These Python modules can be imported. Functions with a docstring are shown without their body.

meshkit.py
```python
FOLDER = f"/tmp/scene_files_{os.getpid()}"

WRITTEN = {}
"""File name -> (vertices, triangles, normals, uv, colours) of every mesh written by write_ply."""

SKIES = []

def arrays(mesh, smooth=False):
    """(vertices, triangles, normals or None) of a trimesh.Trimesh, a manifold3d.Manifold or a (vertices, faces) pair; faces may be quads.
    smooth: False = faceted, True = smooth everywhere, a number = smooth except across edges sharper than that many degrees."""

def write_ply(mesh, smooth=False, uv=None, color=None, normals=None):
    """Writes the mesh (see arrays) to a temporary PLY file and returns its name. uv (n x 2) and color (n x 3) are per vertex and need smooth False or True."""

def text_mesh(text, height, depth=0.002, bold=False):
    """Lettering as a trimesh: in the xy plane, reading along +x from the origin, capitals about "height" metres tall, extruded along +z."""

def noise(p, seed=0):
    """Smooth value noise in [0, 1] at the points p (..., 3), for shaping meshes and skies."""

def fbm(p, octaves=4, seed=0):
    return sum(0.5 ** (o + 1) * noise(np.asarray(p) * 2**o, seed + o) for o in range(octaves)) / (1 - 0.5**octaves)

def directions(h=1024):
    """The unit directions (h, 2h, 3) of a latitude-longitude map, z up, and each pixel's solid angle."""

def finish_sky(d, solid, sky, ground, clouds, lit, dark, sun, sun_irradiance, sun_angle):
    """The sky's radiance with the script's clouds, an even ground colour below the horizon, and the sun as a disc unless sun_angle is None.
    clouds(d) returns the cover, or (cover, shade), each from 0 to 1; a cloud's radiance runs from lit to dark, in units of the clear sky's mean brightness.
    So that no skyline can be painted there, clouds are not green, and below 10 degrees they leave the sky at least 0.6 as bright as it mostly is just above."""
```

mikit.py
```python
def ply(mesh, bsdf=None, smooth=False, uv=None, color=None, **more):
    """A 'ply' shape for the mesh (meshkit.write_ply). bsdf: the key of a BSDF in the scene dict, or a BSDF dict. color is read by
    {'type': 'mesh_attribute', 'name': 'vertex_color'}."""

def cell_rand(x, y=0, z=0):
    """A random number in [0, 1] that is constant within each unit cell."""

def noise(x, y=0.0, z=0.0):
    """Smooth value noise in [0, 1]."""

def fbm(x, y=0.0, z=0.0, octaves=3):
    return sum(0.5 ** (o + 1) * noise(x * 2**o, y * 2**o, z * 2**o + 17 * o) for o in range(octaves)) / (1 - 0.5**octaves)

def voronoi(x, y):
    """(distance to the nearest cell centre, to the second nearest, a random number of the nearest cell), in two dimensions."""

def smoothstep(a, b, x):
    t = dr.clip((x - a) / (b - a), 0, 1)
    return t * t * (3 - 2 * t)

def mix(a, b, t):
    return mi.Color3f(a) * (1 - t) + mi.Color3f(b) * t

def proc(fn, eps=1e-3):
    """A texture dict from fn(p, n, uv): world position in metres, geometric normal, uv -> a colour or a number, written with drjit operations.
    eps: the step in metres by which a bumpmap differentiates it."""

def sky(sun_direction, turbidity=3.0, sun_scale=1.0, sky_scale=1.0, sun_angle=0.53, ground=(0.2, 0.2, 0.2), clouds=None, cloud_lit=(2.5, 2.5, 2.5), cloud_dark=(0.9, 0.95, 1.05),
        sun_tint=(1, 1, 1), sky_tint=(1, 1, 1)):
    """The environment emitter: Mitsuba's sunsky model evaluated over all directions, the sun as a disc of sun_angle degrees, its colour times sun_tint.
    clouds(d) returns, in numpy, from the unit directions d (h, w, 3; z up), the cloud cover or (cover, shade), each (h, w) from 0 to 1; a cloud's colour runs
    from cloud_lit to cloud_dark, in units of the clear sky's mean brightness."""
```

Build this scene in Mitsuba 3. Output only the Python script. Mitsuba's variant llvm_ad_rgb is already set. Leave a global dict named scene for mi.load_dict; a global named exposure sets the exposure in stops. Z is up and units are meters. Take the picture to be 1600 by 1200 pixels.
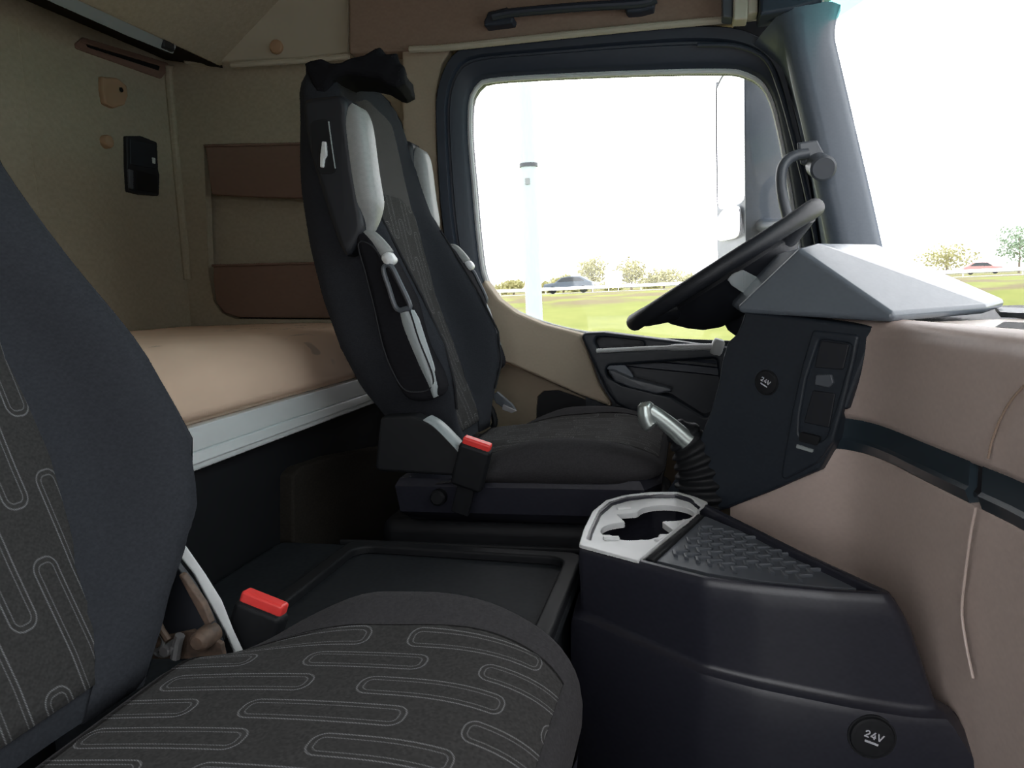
import math, numpy as np, trimesh, shapely, mitsuba as mi, drjit as dr, mikit, meshkit
from shapely.geometry import Polygon, Point
from mikit import noise, fbm, smoothstep, mix, cell_rand, proc
T = mi.ScalarTransform4f
scene, labels = {}, {}

# ------------------------------------------------------------------ camera, sky, exposure
scene['camera'] = {'type': 'perspective', 'fov': 67.38, 'fov_axis': 'x', 'near_clip': 0.02, 'far_clip': 2000.0,
                   'to_world': T().look_at(origin=[0.0, 0.0, 0.9], target=[-0.2284, 0.9661, 0.7799], up=[0.014, 0.1266, 0.9918])}
# a bright, fully overcast sky
scene['sky'] = mikit.sky((0.45, 0.35, 0.8), turbidity=4.0, sun_scale=0.0, sky_scale=1.0, ground=(0.2, 0.22, 0.15),
                         clouds=lambda d: (np.ones(d.shape[:2]), 0.35 * (1 - d[..., 2])), cloud_lit=(1.0, 1.0, 1.0), cloud_dark=(0.86, 0.9, 0.96))
exposure = 4.8

# ------------------------------------------------------------------ materials
def mat(key, color, rough=0.6, spec=0.4, **kw):
    d = {'type': 'principled', 'base_color': color if isinstance(color, dict) else {'type': 'rgb', 'value': list(color)}, 'roughness': rough, 'specular': spec}
    d.update(kw)
    scene[key] = {'type': 'twosided', 'bsdf': d}

def grain(a, b, s):
    return proc(lambda p, n, uv: mix(a, b, 0.6 * noise(p.x * s, p.y * s, p.z * s) + 0.4 * noise(p.x * s * 3.1, p.y * s * 3.1, p.z * s * 3.1)))

def loops(uv):
    """stitched double outlines of staggered long loops; u runs along the loops, in metres"""
    pv, pu = 0.043, 0.185
    c = dr.floor(uv.y / pv)
    fv = uv.y - (c + 0.5) * pv
    uu = uv.x / pu + 0.5 * (c - 2 * dr.floor(c / 2)) + 0.22 * cell_rand(c, 3)
    cu = dr.floor(uu)
    fu = (uu - cu - 0.5) * pu
    r = 0.0115
    qx = dr.abs(fu) - (0.058 + 0.016 * cell_rand(c, cu, 5)) + r
    qy = dr.abs(fv) - 0.0138 + r
    sd = dr.sqrt(dr.square(dr.maximum(qx, 0)) + dr.square(dr.maximum(qy, 0))) + dr.minimum(dr.maximum(qx, qy), 0) - r
    line = dr.maximum(1 - dr.abs(sd) / 0.0013, 0.7 * (1 - dr.abs(sd + 0.0052) / 0.0011))
    thread = 0.65 + 0.35 * dr.sin((uv.x + uv.y * 1.3) * 2400)
    return dr.clip(line, 0, 1) * thread

def stitched(a, b, thread):
    return proc(lambda p, n, uv: mix(mix(a, b, noise(p.x * 500, p.y * 500, p.z * 500)), thread, loops(uv)))

mat('seat_cloth', grain((0.020, 0.022, 0.027), (0.032, 0.035, 0.042), 450.0), 0.95, 0.15)
mat('seat_insert_cloth', stitched((0.027, 0.027, 0.027), (0.043, 0.042, 0.042), (0.19, 0.19, 0.20)), 0.95, 0.15)
mat('seat_cloth_lit', grain((0.048, 0.046, 0.047), (0.070, 0.068, 0.069), 450.0), 0.95, 0.15)  # seat cloth lightened, light on the headrest front painted in
mat('seat_side_cloth', grain((0.027, 0.0265, 0.029), (0.044, 0.043, 0.046), 450.0), 0.95, 0.15)
mat('piping_cloth', (0.026, 0.027, 0.03), 0.9, 0.15)
mat('black_plastic', (0.013, 0.015, 0.020), 0.5, 0.45)
mat('black_rubber', (0.008, 0.009, 0.011), 0.6, 0.3)
mat('black_cloth', grain((0.008, 0.008, 0.010), (0.014, 0.014, 0.017), 300.0), 0.95, 0.1)
mat('dash_black', grain((0.013, 0.018, 0.026), (0.018, 0.024, 0.033), 260.0), 0.45, 0.45)
mat('console_plastic', grain((0.016, 0.017, 0.025), (0.022, 0.023, 0.033), 260.0), 0.34, 0.5)
mat('frame_plastic', grain((0.020, 0.028, 0.045), (0.025, 0.034, 0.052), 260.0), 0.5, 0.5)
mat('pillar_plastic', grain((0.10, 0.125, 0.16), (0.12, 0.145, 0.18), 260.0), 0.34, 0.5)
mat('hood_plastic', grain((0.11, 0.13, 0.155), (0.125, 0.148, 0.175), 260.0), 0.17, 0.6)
mat('band_plastic', (0.022, 0.033, 0.042), 0.24, 0.55)
mat('grey_leather', grain((0.24, 0.25, 0.25), (0.30, 0.31, 0.31), 180.0), 0.42, 0.5)
mat('grey_plastic', (0.26, 0.29, 0.30), 0.4, 0.5)
mat('dark_grey_plastic', (0.075, 0.085, 0.10), 0.36, 0.5)
mat('silver_plastic', (0.62, 0.64, 0.65), 0.35, 0.6)
mat('lever_metal', (0.42, 0.47, 0.46), 0.28, 0.5, metallic=0.75)
mat('steel', (0.45, 0.45, 0.46), 0.35, 0.5, metallic=0.8)
mat('rusty_steel', grain((0.05, 0.038, 0.032), (0.13, 0.085, 0.06), 90.0), 0.6, 0.4)
mat('aluminium', (0.80, 0.84, 0.85), 0.42, 0.5, metallic=0.35)
mat('beige_door', grain((0.40, 0.33, 0.25), (0.45, 0.375, 0.29), 220.0), 0.65, 0.35)
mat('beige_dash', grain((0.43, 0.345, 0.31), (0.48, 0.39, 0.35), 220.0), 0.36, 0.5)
mat('dash_top_lit', grain((0.58, 0.52, 0.46), (0.64, 0.57, 0.51), 220.0), 0.28, 0.5)  # lighter copy of the beige dash, windscreen light painted into the colour
mat('wall_cloth', grain((0.36, 0.315, 0.235), (0.45, 0.40, 0.305), 130.0), 0.95, 0.1)
mat('brown_plastic', grain((0.20, 0.128, 0.098), (0.235, 0.152, 0.117), 150.0), 0.7, 0.25)
mat('door_brown', grain((0.27, 0.215, 0.155), (0.31, 0.25, 0.185), 180.0), 0.7, 0.3)
mat('tan_plastic', (0.42, 0.27, 0.17), 0.6, 0.3)
mat('roof_side', grain((0.27, 0.195, 0.15), (0.32, 0.235, 0.185), 180.0), 0.8, 0.25)
mat('mattress_cloth', proc(lambda p, n, uv: mix(mix((0.62, 0.45, 0.34), (0.70, 0.52, 0.40), fbm(p.x * 9, p.y * 9, p.z * 9)), (0.30, 0.24, 0.20),
    0.55 * smoothstep(0.74, 0.86, noise(p.x * 75 + 3, p.y * 22, 4.0)) * smoothstep(0.55, 0.75, noise(p.x * 9, p.y * 5, 1.0)))), 0.9, 0.15)
mat('trim_beige', (0.50, 0.46, 0.37), 0.6, 0.3)
mat('red_button', (0.78, 0.055, 0.05), 0.35, 0.5)
mat('white_print', (0.42, 0.44, 0.48), 0.6, 0.2)
mat('floor_mat', grain((0.010, 0.012, 0.015), (0.016, 0.019, 0.023), 200.0), 0.7, 0.3)
mat('carpet', grain((0.018, 0.016, 0.014), (0.032, 0.029, 0.025), 320.0), 1.0, 0.05)
mat('chrome_mirror', (0.88, 0.9, 0.92), 0.03, 0.5, metallic=1.0)
scene['window_glass'] = {'type': 'thindielectric', 'int_ior': 1.5}
scene['tint_glass'] = {'type': 'thindielectric', 'int_ior': 1.5, 'specular_transmittance': {'type': 'rgb', 'value': [0.36, 0.86, 0.84]}}
mat('grass', proc(lambda p, n, uv: mix(mix((0.18, 0.205, 0.070), (0.245, 0.26, 0.095), fbm(p.x * 0.6, p.y * 0.6, 0.0)), (0.19, 0.165, 0.105),
    smoothstep(0.30, 0.62, fbm(p.x * 0.35 + 4, p.y * 0.45, 2.0)) * smoothstep(0.40, 0.60, 0.5 * fbm(p.x * 0.2, p.y * 0.3, 7.0) + 0.5 * smoothstep(46.0, 53.0, p.y)))), 1.0, 0.0)
mat('asphalt', grain((0.28, 0.28, 0.28), (0.36, 0.36, 0.36), 3.0), 0.95, 0.1)
mat('pole_paint', (0.52, 0.60, 0.64), 0.5, 0.4)
mat('white_paint', (0.85, 0.85, 0.83), 0.5, 0.4)
mat('pink_white_paint', (0.86, 0.78, 0.75), 0.6, 0.3)
mat('car_paint', (0.10, 0.13, 0.17), 0.25, 0.6)
mat('red_paint', (0.66, 0.34, 0.34), 0.4, 0.5)
mat('car_glass', (0.03, 0.04, 0.05), 0.08, 0.6)
mat('bark', (0.30, 0.25, 0.19), 0.95, 0.1)
mat('leaf_olive_hazed', grain((0.42, 0.41, 0.20), (0.55, 0.52, 0.28), 0.8), 1.0, 0.0)  # leaf tone lightened to paint in distant haze and glare
mat('leaf_green_hazed', grain((0.26, 0.36, 0.24), (0.36, 0.46, 0.32), 0.8), 1.0, 0.0)  # green lightened likewise, haze painted into the colour

# ------------------------------------------------------------------ helpers
def tag(key, label=None, cat=None, group=None, kind=None):
    d = {k: v for k, v in (('label', label), ('category', cat), ('group', group), ('kind', kind)) if v}
    if d:
        labels[key] = d

def add(key, mesh, m, smooth=32, label=None, cat=None, group=None, kind=None, uv=None):
    if key in scene:
        i = 1
        while f'{key}_{i:03d}' in scene:
            i += 1
        key = f'{key}_{i:03d}'
    scene[key] = mikit.ply(mesh, m, smooth=smooth, uv=uv)
    tag(key, label, cat, group, kind)
    return key

def V(*a):
    return np.array(a, float)

def unit(v):
    v = np.asarray(v, float)
    return v / np.linalg.norm(v)

def cat(*ms):
    return trimesh.util.concatenate([m for m in ms])

def curve(pts, n=40, closed=False):
    """Catmull-Rom through the points, resampled evenly to n points"""
    p = np.asarray(pts, float)
    q = np.vstack([p[-1], p, p[0], p[1]]) if closed else np.vstack([2 * p[0] - p[1], p, 2 * p[-1] - p[-2]])
    out = []
    for i in range(1, len(q) - 2):
        t = np.linspace(0, 1, 24, endpoint=False)[:, None]
        a, b, c, d = q[i - 1], q[i], q[i + 1], q[i + 2]
        out.append(0.5 * (2 * b + (c - a) * t + (2 * a - 5 * b + 4 * c - d) * t**2 + (3 * b - a - 3 * c + d) * t**3))
    out = np.vstack(out + [q[-2][None]])
    return resample(out, n, closed)

def resample(p, n, closed=False):
    s = np.concatenate([[0], np.cumsum(np.linalg.norm(np.diff(p, axis=0), axis=1))])
    t = np.linspace(0, s[-1], n, endpoint=not closed)
    return np.stack([np.interp(t, s, p[:, k]) for k in range(p.shape[1])], 1)

def inset(p, d):
    """moves a counter-clockwise ring inwards by d (mitred)"""
    a, b = p - np.roll(p, 1, 0), np.roll(p, -1, 0) - p
    na, nb = (np.stack([-v[:, 1], v[:, 0]], 1) / np.maximum(np.linalg.norm(v, axis=1, keepdims=True), 1e-9) for v in (a, b))
    m = na + nb
    m /= np.maximum(np.linalg.norm(m, axis=1, keepdims=True), 1e-9)
    return p + d * m / np.maximum((m * na).sum(1, keepdims=True), 0.45)

def slab(pts, ext, corner=0.006, bevel=0.003, holes=(), smooth=0, back_bevel=False):
    """A board: the 3-D outline's face and the same face moved by ext, with rounded corners and a rounded rim. smooth: points of a spline outline."""
    P, ext = np.asarray(pts, float), np.asarray(ext, float)
    c0 = P.mean(0)
    _, _, vt = np.linalg.svd(P - c0)
    n = vt[2] if vt[2] @ ext < 0 else -vt[2]          # outward of the front face
    e1 = vt[0]
    e2 = np.cross(n, e1)
    to2 = lambda q: np.stack([(np.asarray(q, float) - c0) @ e1, (np.asarray(q, float) - c0) @ e2], 1)
    def ring(q, rnd):
        q = to2(q)
        if smooth:
            q = curve(q, smooth, True)
        poly = Polygon(q).buffer(0)
        if rnd > 0 and not smooth:
            poly = poly.buffer(-rnd, quad_segs=5).buffer(2 * rnd, quad_segs=5).buffer(-rnd, quad_segs=5)
        if poly.geom_type != 'Polygon':
            poly = max(poly.geoms, key=lambda g: g.area)
        poly = shapely.geometry.polygon.orient(poly.simplify(0.0002))
        return np.array(poly.exterior.coords)[:-1]
    rings = [ring(pts, corner)] + [ring(h, corner)[::-1] for h in holes]
    L = np.linalg.norm(ext)
    steps = [(bevel * (1 - math.sin(a)), bevel * (1 - math.cos(a))) for a in np.linspace(0, math.pi / 2, 4)] if bevel > 0 else [(0, 0)]
    # steps: (inset, depth) from the face to the side
    lay = [(i, -n * d) for i, d in steps]
    if back_bevel and bevel > 0:
        lay += [(i, ext + n * d) for i, d in steps[::-1]]
    else:
        lay += [(0, ext)]
    verts, faces = [], []
    at = 0
    caps = []
    for r in rings:
        m = len(r)
        for i, off in lay:
            q = inset(r, i) if i else r
            verts.append(c0 + q[:, :1] * e1 + q[:, 1:] * e2 + off)
        for k in range(len(lay) - 1):
            a = at + k * m + np.arange(m)
            b = at + k * m + (np.arange(m) + 1) % m
            faces += [np.stack([a, a + m, b], 1), np.stack([b, a + m, b + m], 1)]
        at += m * len(lay)
    for li, off in ((0, lay[0][1]), (-1, lay[-1][1])):
        i = lay[li][0]
        q = [inset(r, i) if i else r for r in rings]
        poly = Polygon(q[0], q[1:]).buffer(0)
        for g in getattr(poly, 'geoms', [poly]):
            v, f = trimesh.creation.triangulate_polygon(g, engine='earcut')
            f = np.asarray(f)
            if li == 0:
                pass
            else:
                f = f[:, ::-1]
            verts.append(c0 + v[:, :1] * e1 + v[:, 1:] * e2 + off)
            faces.append(f + at)
            at += len(v)
    m = trimesh.Trimesh(np.vstack(verts), np.vstack(faces), process=False)
    m.merge_vertices(digits_vertex=6)
    return m

def loft(rings, cap=True, closed=True):
    R = np.asarray(rings, float)
    k, m = R.shape[:2]
    idx = np.arange(k * m).reshape(k, m)
    a, b = idx[:-1], idx[1:]
    if closed:
        a2, b2 = np.roll(a, -1, 1), np.roll(b, -1, 1)
    else:
        a, b, a2, b2 = a[:, :-1], b[:, :-1], a[:, 1:], b[:, 1:]
    f = [np.stack([a.ravel(), a2.ravel(), b.ravel()], 1), np.stack([a2.ravel(), b2.ravel(), b.ravel()], 1)]
    v = [R.reshape(-1, 3)]
    if cap and closed:
        for row, flip in ((idx[0], True), (idx[-1], False)):
            ci = k * m + (0 if flip else 1)
            v.append(R.reshape(-1, 3)[row].mean(0)[None])
            t = np.stack([row, np.roll(row, -1), np.full(m, ci)], 1)
            f.append(t[:, ::-1] if flip else t)
    return trimesh.Trimesh(np.vstack(v), np.vstack(f), process=False)

def sheet(P, thick, uvs=None):
    """a thin solid over the grid of points P (n, m, 3), thickened against its normals; returns mesh (and uv)"""
    P = np.asarray(P, float)
    du, dv = np.gradient(P, axis=0), np.gradient(P, axis=1)
    n = np.cross(du, dv)
    n /= np.maximum(np.linalg.norm(n, axis=2, keepdims=True), 1e-12)
    Q = P - n * thick
    a, b = P.shape[:2]
    top, bot = np.arange(a * b).reshape(a, b), a * b + np.arange(a * b).reshape(a, b)
    quad = lambda g: np.vstack([np.stack([g[:-1, :-1].ravel(), g[1:, :-1].ravel(), g[1:, 1:].ravel()], 1), np.stack([g[:-1, :-1].ravel(), g[1:, 1:].ravel(), g[:-1, 1:].ravel()], 1)])
    f = [quad(top), quad(bot)[:, ::-1]]
    rim = np.concatenate([top[:-1, 0], top[-1, :-1], top[:0:-1, -1], top[0, :0:-1]])
    o = a * b
    nx = np.roll(rim, -1)
    f += [np.stack([rim, rim + o, nx], 1), np.stack([nx, rim + o, nx + o], 1)]
    m = trimesh.Trimesh(np.vstack([P.reshape(-1, 3), Q.reshape(-1, 3)]), np.vstack(f), process=False)
    if uvs is None:
        return m
    u = np.asarray(uvs, float).reshape(-1, 2)
    return m, np.vstack([u, u])

def tube(path, r, n=14, closed=False, flat=None):
    p = np.asarray(path, float)
    k = len(p)
    r = np.broadcast_to(np.asarray(r, float), (k,))
    t = np.gradient(p, axis=0) if not closed else np.roll(p, -1, 0) - np.roll(p, 1, 0)
    t /= np.linalg.norm(t, axis=1, keepdims=True)
    ref = V(0, 0, 1) if abs(t[0][2]) < 0.9 else V(1, 0, 0)
    x = unit(np.cross(t[0], ref))
    ang = np.linspace(0, 2 * math.pi, n, endpoint=False)
    rings = []
    for i in range(k):
        x = unit(x - t[i] * (x @ t[i]))
        y = np.cross(t[i], x)
        s = 1.0 if flat is None else flat
        rings.append(p[i] + r[i] * (np.cos(ang)[:, None] * x + s * np.sin(ang)[:, None] * y))
    if closed:
        rings.append(rings[0])
    return loft(rings, cap=not closed)

def lathe(profile, origin, axis, n=40):
    """profile: (radius, height) rows along the axis"""
    axis = unit(axis)
    x = unit(np.cross(axis, V(0, 1, 0) if abs(axis[1]) < 0.9 else V(1, 0, 0)))
    y = np.cross(axis, x)
    a = np.linspace(0, 2 * math.pi, n, endpoint=False)
    return loft([np.asarray(origin) + axis * h + max(r, 1e-4) * (np.cos(a)[:, None] * x + np.sin(a)[:, None] * y) for r, h in profile])

def rbox(c, size, r=0.005, R=None):
    """a box with rounded edges, turned by the 3 x 3 matrix R"""
    h = np.asarray(size, float) / 2
    r = min(r, *(h * 0.98))
    a = np.linspace(0, math.pi / 2, 4)
    d = np.array([(math.cos(p) * math.cos(t), math.cos(p) * math.sin(t), math.sin(p)) for p in a for t in a])
    v = np.vstack([(h - r) * s + r * d * s for s in np.array(np.meshgrid(*[[-1, 1]] * 3)).reshape(3, -1).T])
    m = trimesh.convex.convex_hull(v)
    return trimesh.Trimesh((m.vertices if R is None else m.vertices @ np.asarray(R).T) + np.asarray(c, float), m.faces, process=False)

def rot(axis, deg):
    return trimesh.transformations.rotation_matrix(math.radians(deg), axis)[:3, :3]

def frame(x=None, y=None, z=None):
    """a rotation whose columns are the given axes (two of them)"""
    if x is not None and y is not None:
        x = unit(x); z = unit(np.cross(x, y)); y = np.cross(z, x)
    elif x is not None:
        x = unit(x); y = unit(np.cross(z, x)); z = np.cross(x, y)
    else:
        y = unit(y); x = unit(np.cross(y, z)); z = np.cross(x, y)
    return np.stack([x, y, z], 1)

def Y(pts2, y):
    return [(a, y, b) for a, b in pts2]

def box(x0, x1, y0, y1, z0, z1, r=0.004):
    return rbox(((x0 + x1) / 2, (y0 + y1) / 2, (z0 + z1) / 2), (x1 - x0, y1 - y0, z1 - z0), r)

def rect_y(x0, x1, z0, z1, y):
    return [(x0, y, z0), (x1, y, z0), (x1, y, z1), (x0, y, z1)]

# ------------------------------------------------------------------ the cab's shell
add('floor', box(-1.62, 0.95, -0.1, 2.3, -0.06, 0.0), 'floor_mat', label='dark cab floor', kind='structure')
add('wall_rear', box(-1.64, -1.56, -0.15, 2.3, 0.0, 2.0), 'wall_cloth', label='fabric-lined rear wall of the sleeper', kind='structure')
add('wall_rear__seam', tube([(-1.562, 1.62, 0.98), (-1.562, 1.62, 1.60)], 0.003, 8), 'wall_cloth')
add('ceiling', box(-1.64, 0.75, -0.15, 2.3, 1.93, 2.0), 'roof_side', label='roof lining', kind='structure')
# driver's side of the sleeper, with a recessed shelf for the pockets
niche = [(-1.458, 2.17, 1.39), (-0.97, 2.17, 1.355), (-0.999, 2.17, 0.833), (-1.399, 2.17, 0.85), (-1.445, 2.17, 0.868), (-1.471, 2.17, 0.909), (-1.481, 2.17, 0.99)]
add('wall_left', slab(rect_y(-1.57, -0.66, 0.0, 1.66, 2.17), (0, 0.03, 0), 0, 0, [niche]), 'wall_cloth', label='fabric-lined side wall of the sleeper behind the driver seat', kind='structure')
add('wall_left__niche_back', box(-1.57, -0.66, 2.225, 2.25, 0.0, 1.96), 'wall_cloth')
add('wall_left__pillar_cover', slab([(-0.768, 2.1, 1.577), (-0.624, 2.1, 1.565), (-0.656, 2.1, 1.525), (-0.676, 2.1, 1.459), (-0.685, 2.1, 1.271), (-0.68, 2.1, 1.095), (-0.69, 2.1, 0.567), (-0.832, 2.1, 0.568)], (0, 0.08, 0), 0.008, 0.006), 'beige_door')
add('wall_left__corner_post', tube(curve([(-1.553, 2.163, 0.98), (-1.553, 2.163, 1.58), (-1.54, 2.170, 1.62)], 20), 0.013, 10), 'wall_cloth')
add('wall_left__upper_panel', slab([(-1.478, 2.13, 1.621), (-1.448, 2.13, 1.906), (-0.922, 2.13, 1.837), (-0.94, 2.13, 1.591), (-1.09, 2.13, 1.592)], (0, 0.06, 0), 0.008, 0.008), 'trim_beige', label='upper pale beige panel')
add('wall_left__ledge', tube([(-1.302, 2.11, 1.593), (-1.182, 2.11, 1.586), (-1.08, 2.11, 1.581), (-0.931, 2.11, 1.577)], 0.008, 8), 'trim_beige')
add('wall_left__roof_panel', slab([(-0.904, 2.09, 1.819), (0.09, 2.09, 1.688), (0.119, 2.09, 1.551), (-0.117, 2.09, 1.557), (-0.367, 2.09, 1.562), (-0.632, 2.09, 1.561), (-0.922, 2.09, 1.578)], (0, 0.08, 0), 0.006, 0.006), 'roof_side', label='brown roof side panel')
add('wall_left__round_cap', lathe([(0, 0), (0.016, 0), (0.02, -0.003), (0.02, -0.012)], (-1.162, 2.118, 1.632), (0, -1, 0)), 'tan_plastic')
add('wall_left__upper_skin', box(-1.6, 0.28, 2.2, 2.26, 1.5, 2.0), 'black_plastic')
add('wall_left__lower_skin', box(-1.6, -0.66, 2.2, 2.24, 0.0, 0.9), 'black_plastic')
# passenger side, with the open doorway that the photograph is taken from
add('wall_right', slab([(-1.64, -0.10, 0.0), (0.90, -0.10, 0.0), (0.90, -0.10, 2.0), (-1.64, -0.10, 2.0)], (0, -0.06, 0), 0, 0, [[(-0.66, -0.10, 0.04), (0.34, -0.10, 0.04), (0.34, -0.10, 0.8), (0.24, -0.10, 1.50), (-0.66, -0.10, 1.50)]]), 'beige_door', label='passenger side wall with the open doorway', kind='structure')
add('wall_front', box(0.80, 0.86, -0.15, 2.26, 0.0, 0.80), 'black_plastic', label='bulkhead under the windscreen', kind='structure')

# windscreen, curved in plan, with a green shade band along its top
def screen_x(y, z):
    return 0.445 + 0.20 * (1 - ((y - 1.03) / 1.0) ** 2) - 0.20 * (z - 0.9)
def screen(z0, z1, y0=0.03, y1=2.03):
    return [[(screen_x(y, z), y, z) for y in np.linspace(y0, y1, 25)] for z in np.linspace(z0, z1, 6)]
def open_sheet(P):
    return loft(np.asarray(P, float), cap=False, closed=False)
add('window_1', open_sheet(screen(0.78, 1.495)), 'window_glass', smooth=True, label='wide windscreen', kind='structure')
add('window_1__shade_band', open_sheet(screen(1.495, 1.70)), 'tint_glass', smooth=True, label='green shade band')
add('trim_1', slab([(0.02, -0.1, 1.66), (0.34, -0.1, 1.64), (0.50, 1.0, 1.64), (0.36, 2.00, 1.60), (0.02, 2.05, 1.60)], (0.0, 0.0, 0.36), 0, 0.01), 'frame_plastic', label='dark header above the windscreen', kind='structure')

# the pillar between windscreen and driver's door
pl = curve([(0.174, 2.09, 1.499), (0.243, 2.09, 1.431), (0.279, 2.09, 1.333), (0.304, 2.09, 1.223), (0.322, 2.09, 1.113), (0.341, 2.09, 0.977), (0.354, 2.09, 0.889)], 24)
pm = curve([(0.238, 2, 1.532), (0.253, 2, 1.403), (0.285, 2, 1.254), (0.317, 2, 1.103), (0.344, 2, 0.973), (0.359, 2, 0.889)], 24)
pr = curve([(0.331, 2.015, 1.534), (0.32, 2.015, 1.501), (0.317, 2.015, 1.455), (0.329, 2.015, 1.399), (0.365, 2.015, 1.242), (0.398, 2.015, 1.099), (0.445, 2.015, 0.885)], 24)
rows = [pl + V(0.004, 0.06, 0)] + [pl + (pm - pl) * t for t in (0, 0.25, 0.5, 0.75, 0.92)] + [pm + (pr - pm) * t + V(0, -0.003, 0) * math.sin(math.pi * t) for t in (0.08, 0.3, 0.6, 0.9, 1.0)] + [pr + V(0.006, 0.04, 0)]
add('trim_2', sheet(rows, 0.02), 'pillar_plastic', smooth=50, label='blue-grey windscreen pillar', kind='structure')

add('trim_2__backing_panel', slab([(0.241, 2.15, 1.384), (0.272, 2.15, 1.283), (0.297, 2.15, 1.121), (0.317, 2.15, 0.957), (0.335, 2.15, 0.689), (0.437, 2.15, 0.687), (0.371, 2.15, 1.116), (0.331, 2.15, 1.435), (0.255, 2.15, 1.466)], (0, 0.02, 0), 0, 0), 'frame_plastic')

# driver's door
D = add('door_1', slab([(-0.70, 2.135, 0.05), (0.42, 2.135, 0.05), (0.42, 2.135, 0.69), (-0.70, 2.135, 0.74)], (0, 0.06, 0), 0.02, 0.0), 'beige_door', label="driver's door with beige lining and dark window frame", kind='structure')
glass_edge = [(-0.588, 2.13, 1.415), (-0.579, 2.13, 1.443), (-0.558, 2.13, 1.467), (-0.525, 2.13, 1.475), (-0.378, 2.13, 1.47), (-0.122, 2.13, 1.454), (0.089, 2.13, 1.436), (0.144, 2.13, 1.422), (0.183, 2.13, 1.395), (0.208, 2.13, 1.348), (0.226, 2.13, 1.276), (0.243, 2.13, 1.184), (0.26, 2.13, 1.073), (0.276, 2.13, 0.975), (0.287, 2.13, 0.892), (0.296, 2.13, 0.817), (0.289, 2.13, 0.759), (0.253, 2.13, 0.713), (0.066, 2.13, 0.726), (-0.138, 2.13, 0.749), (-0.305, 2.13, 0.778), (-0.404, 2.13, 0.806), (-0.483, 2.13, 0.841), (-0.534, 2.13, 0.883), (-0.57, 2.13, 0.944), (-0.582, 2.13, 1.056), (-0.588, 2.13, 1.198), (-0.593, 2.13, 1.321)]
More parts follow.
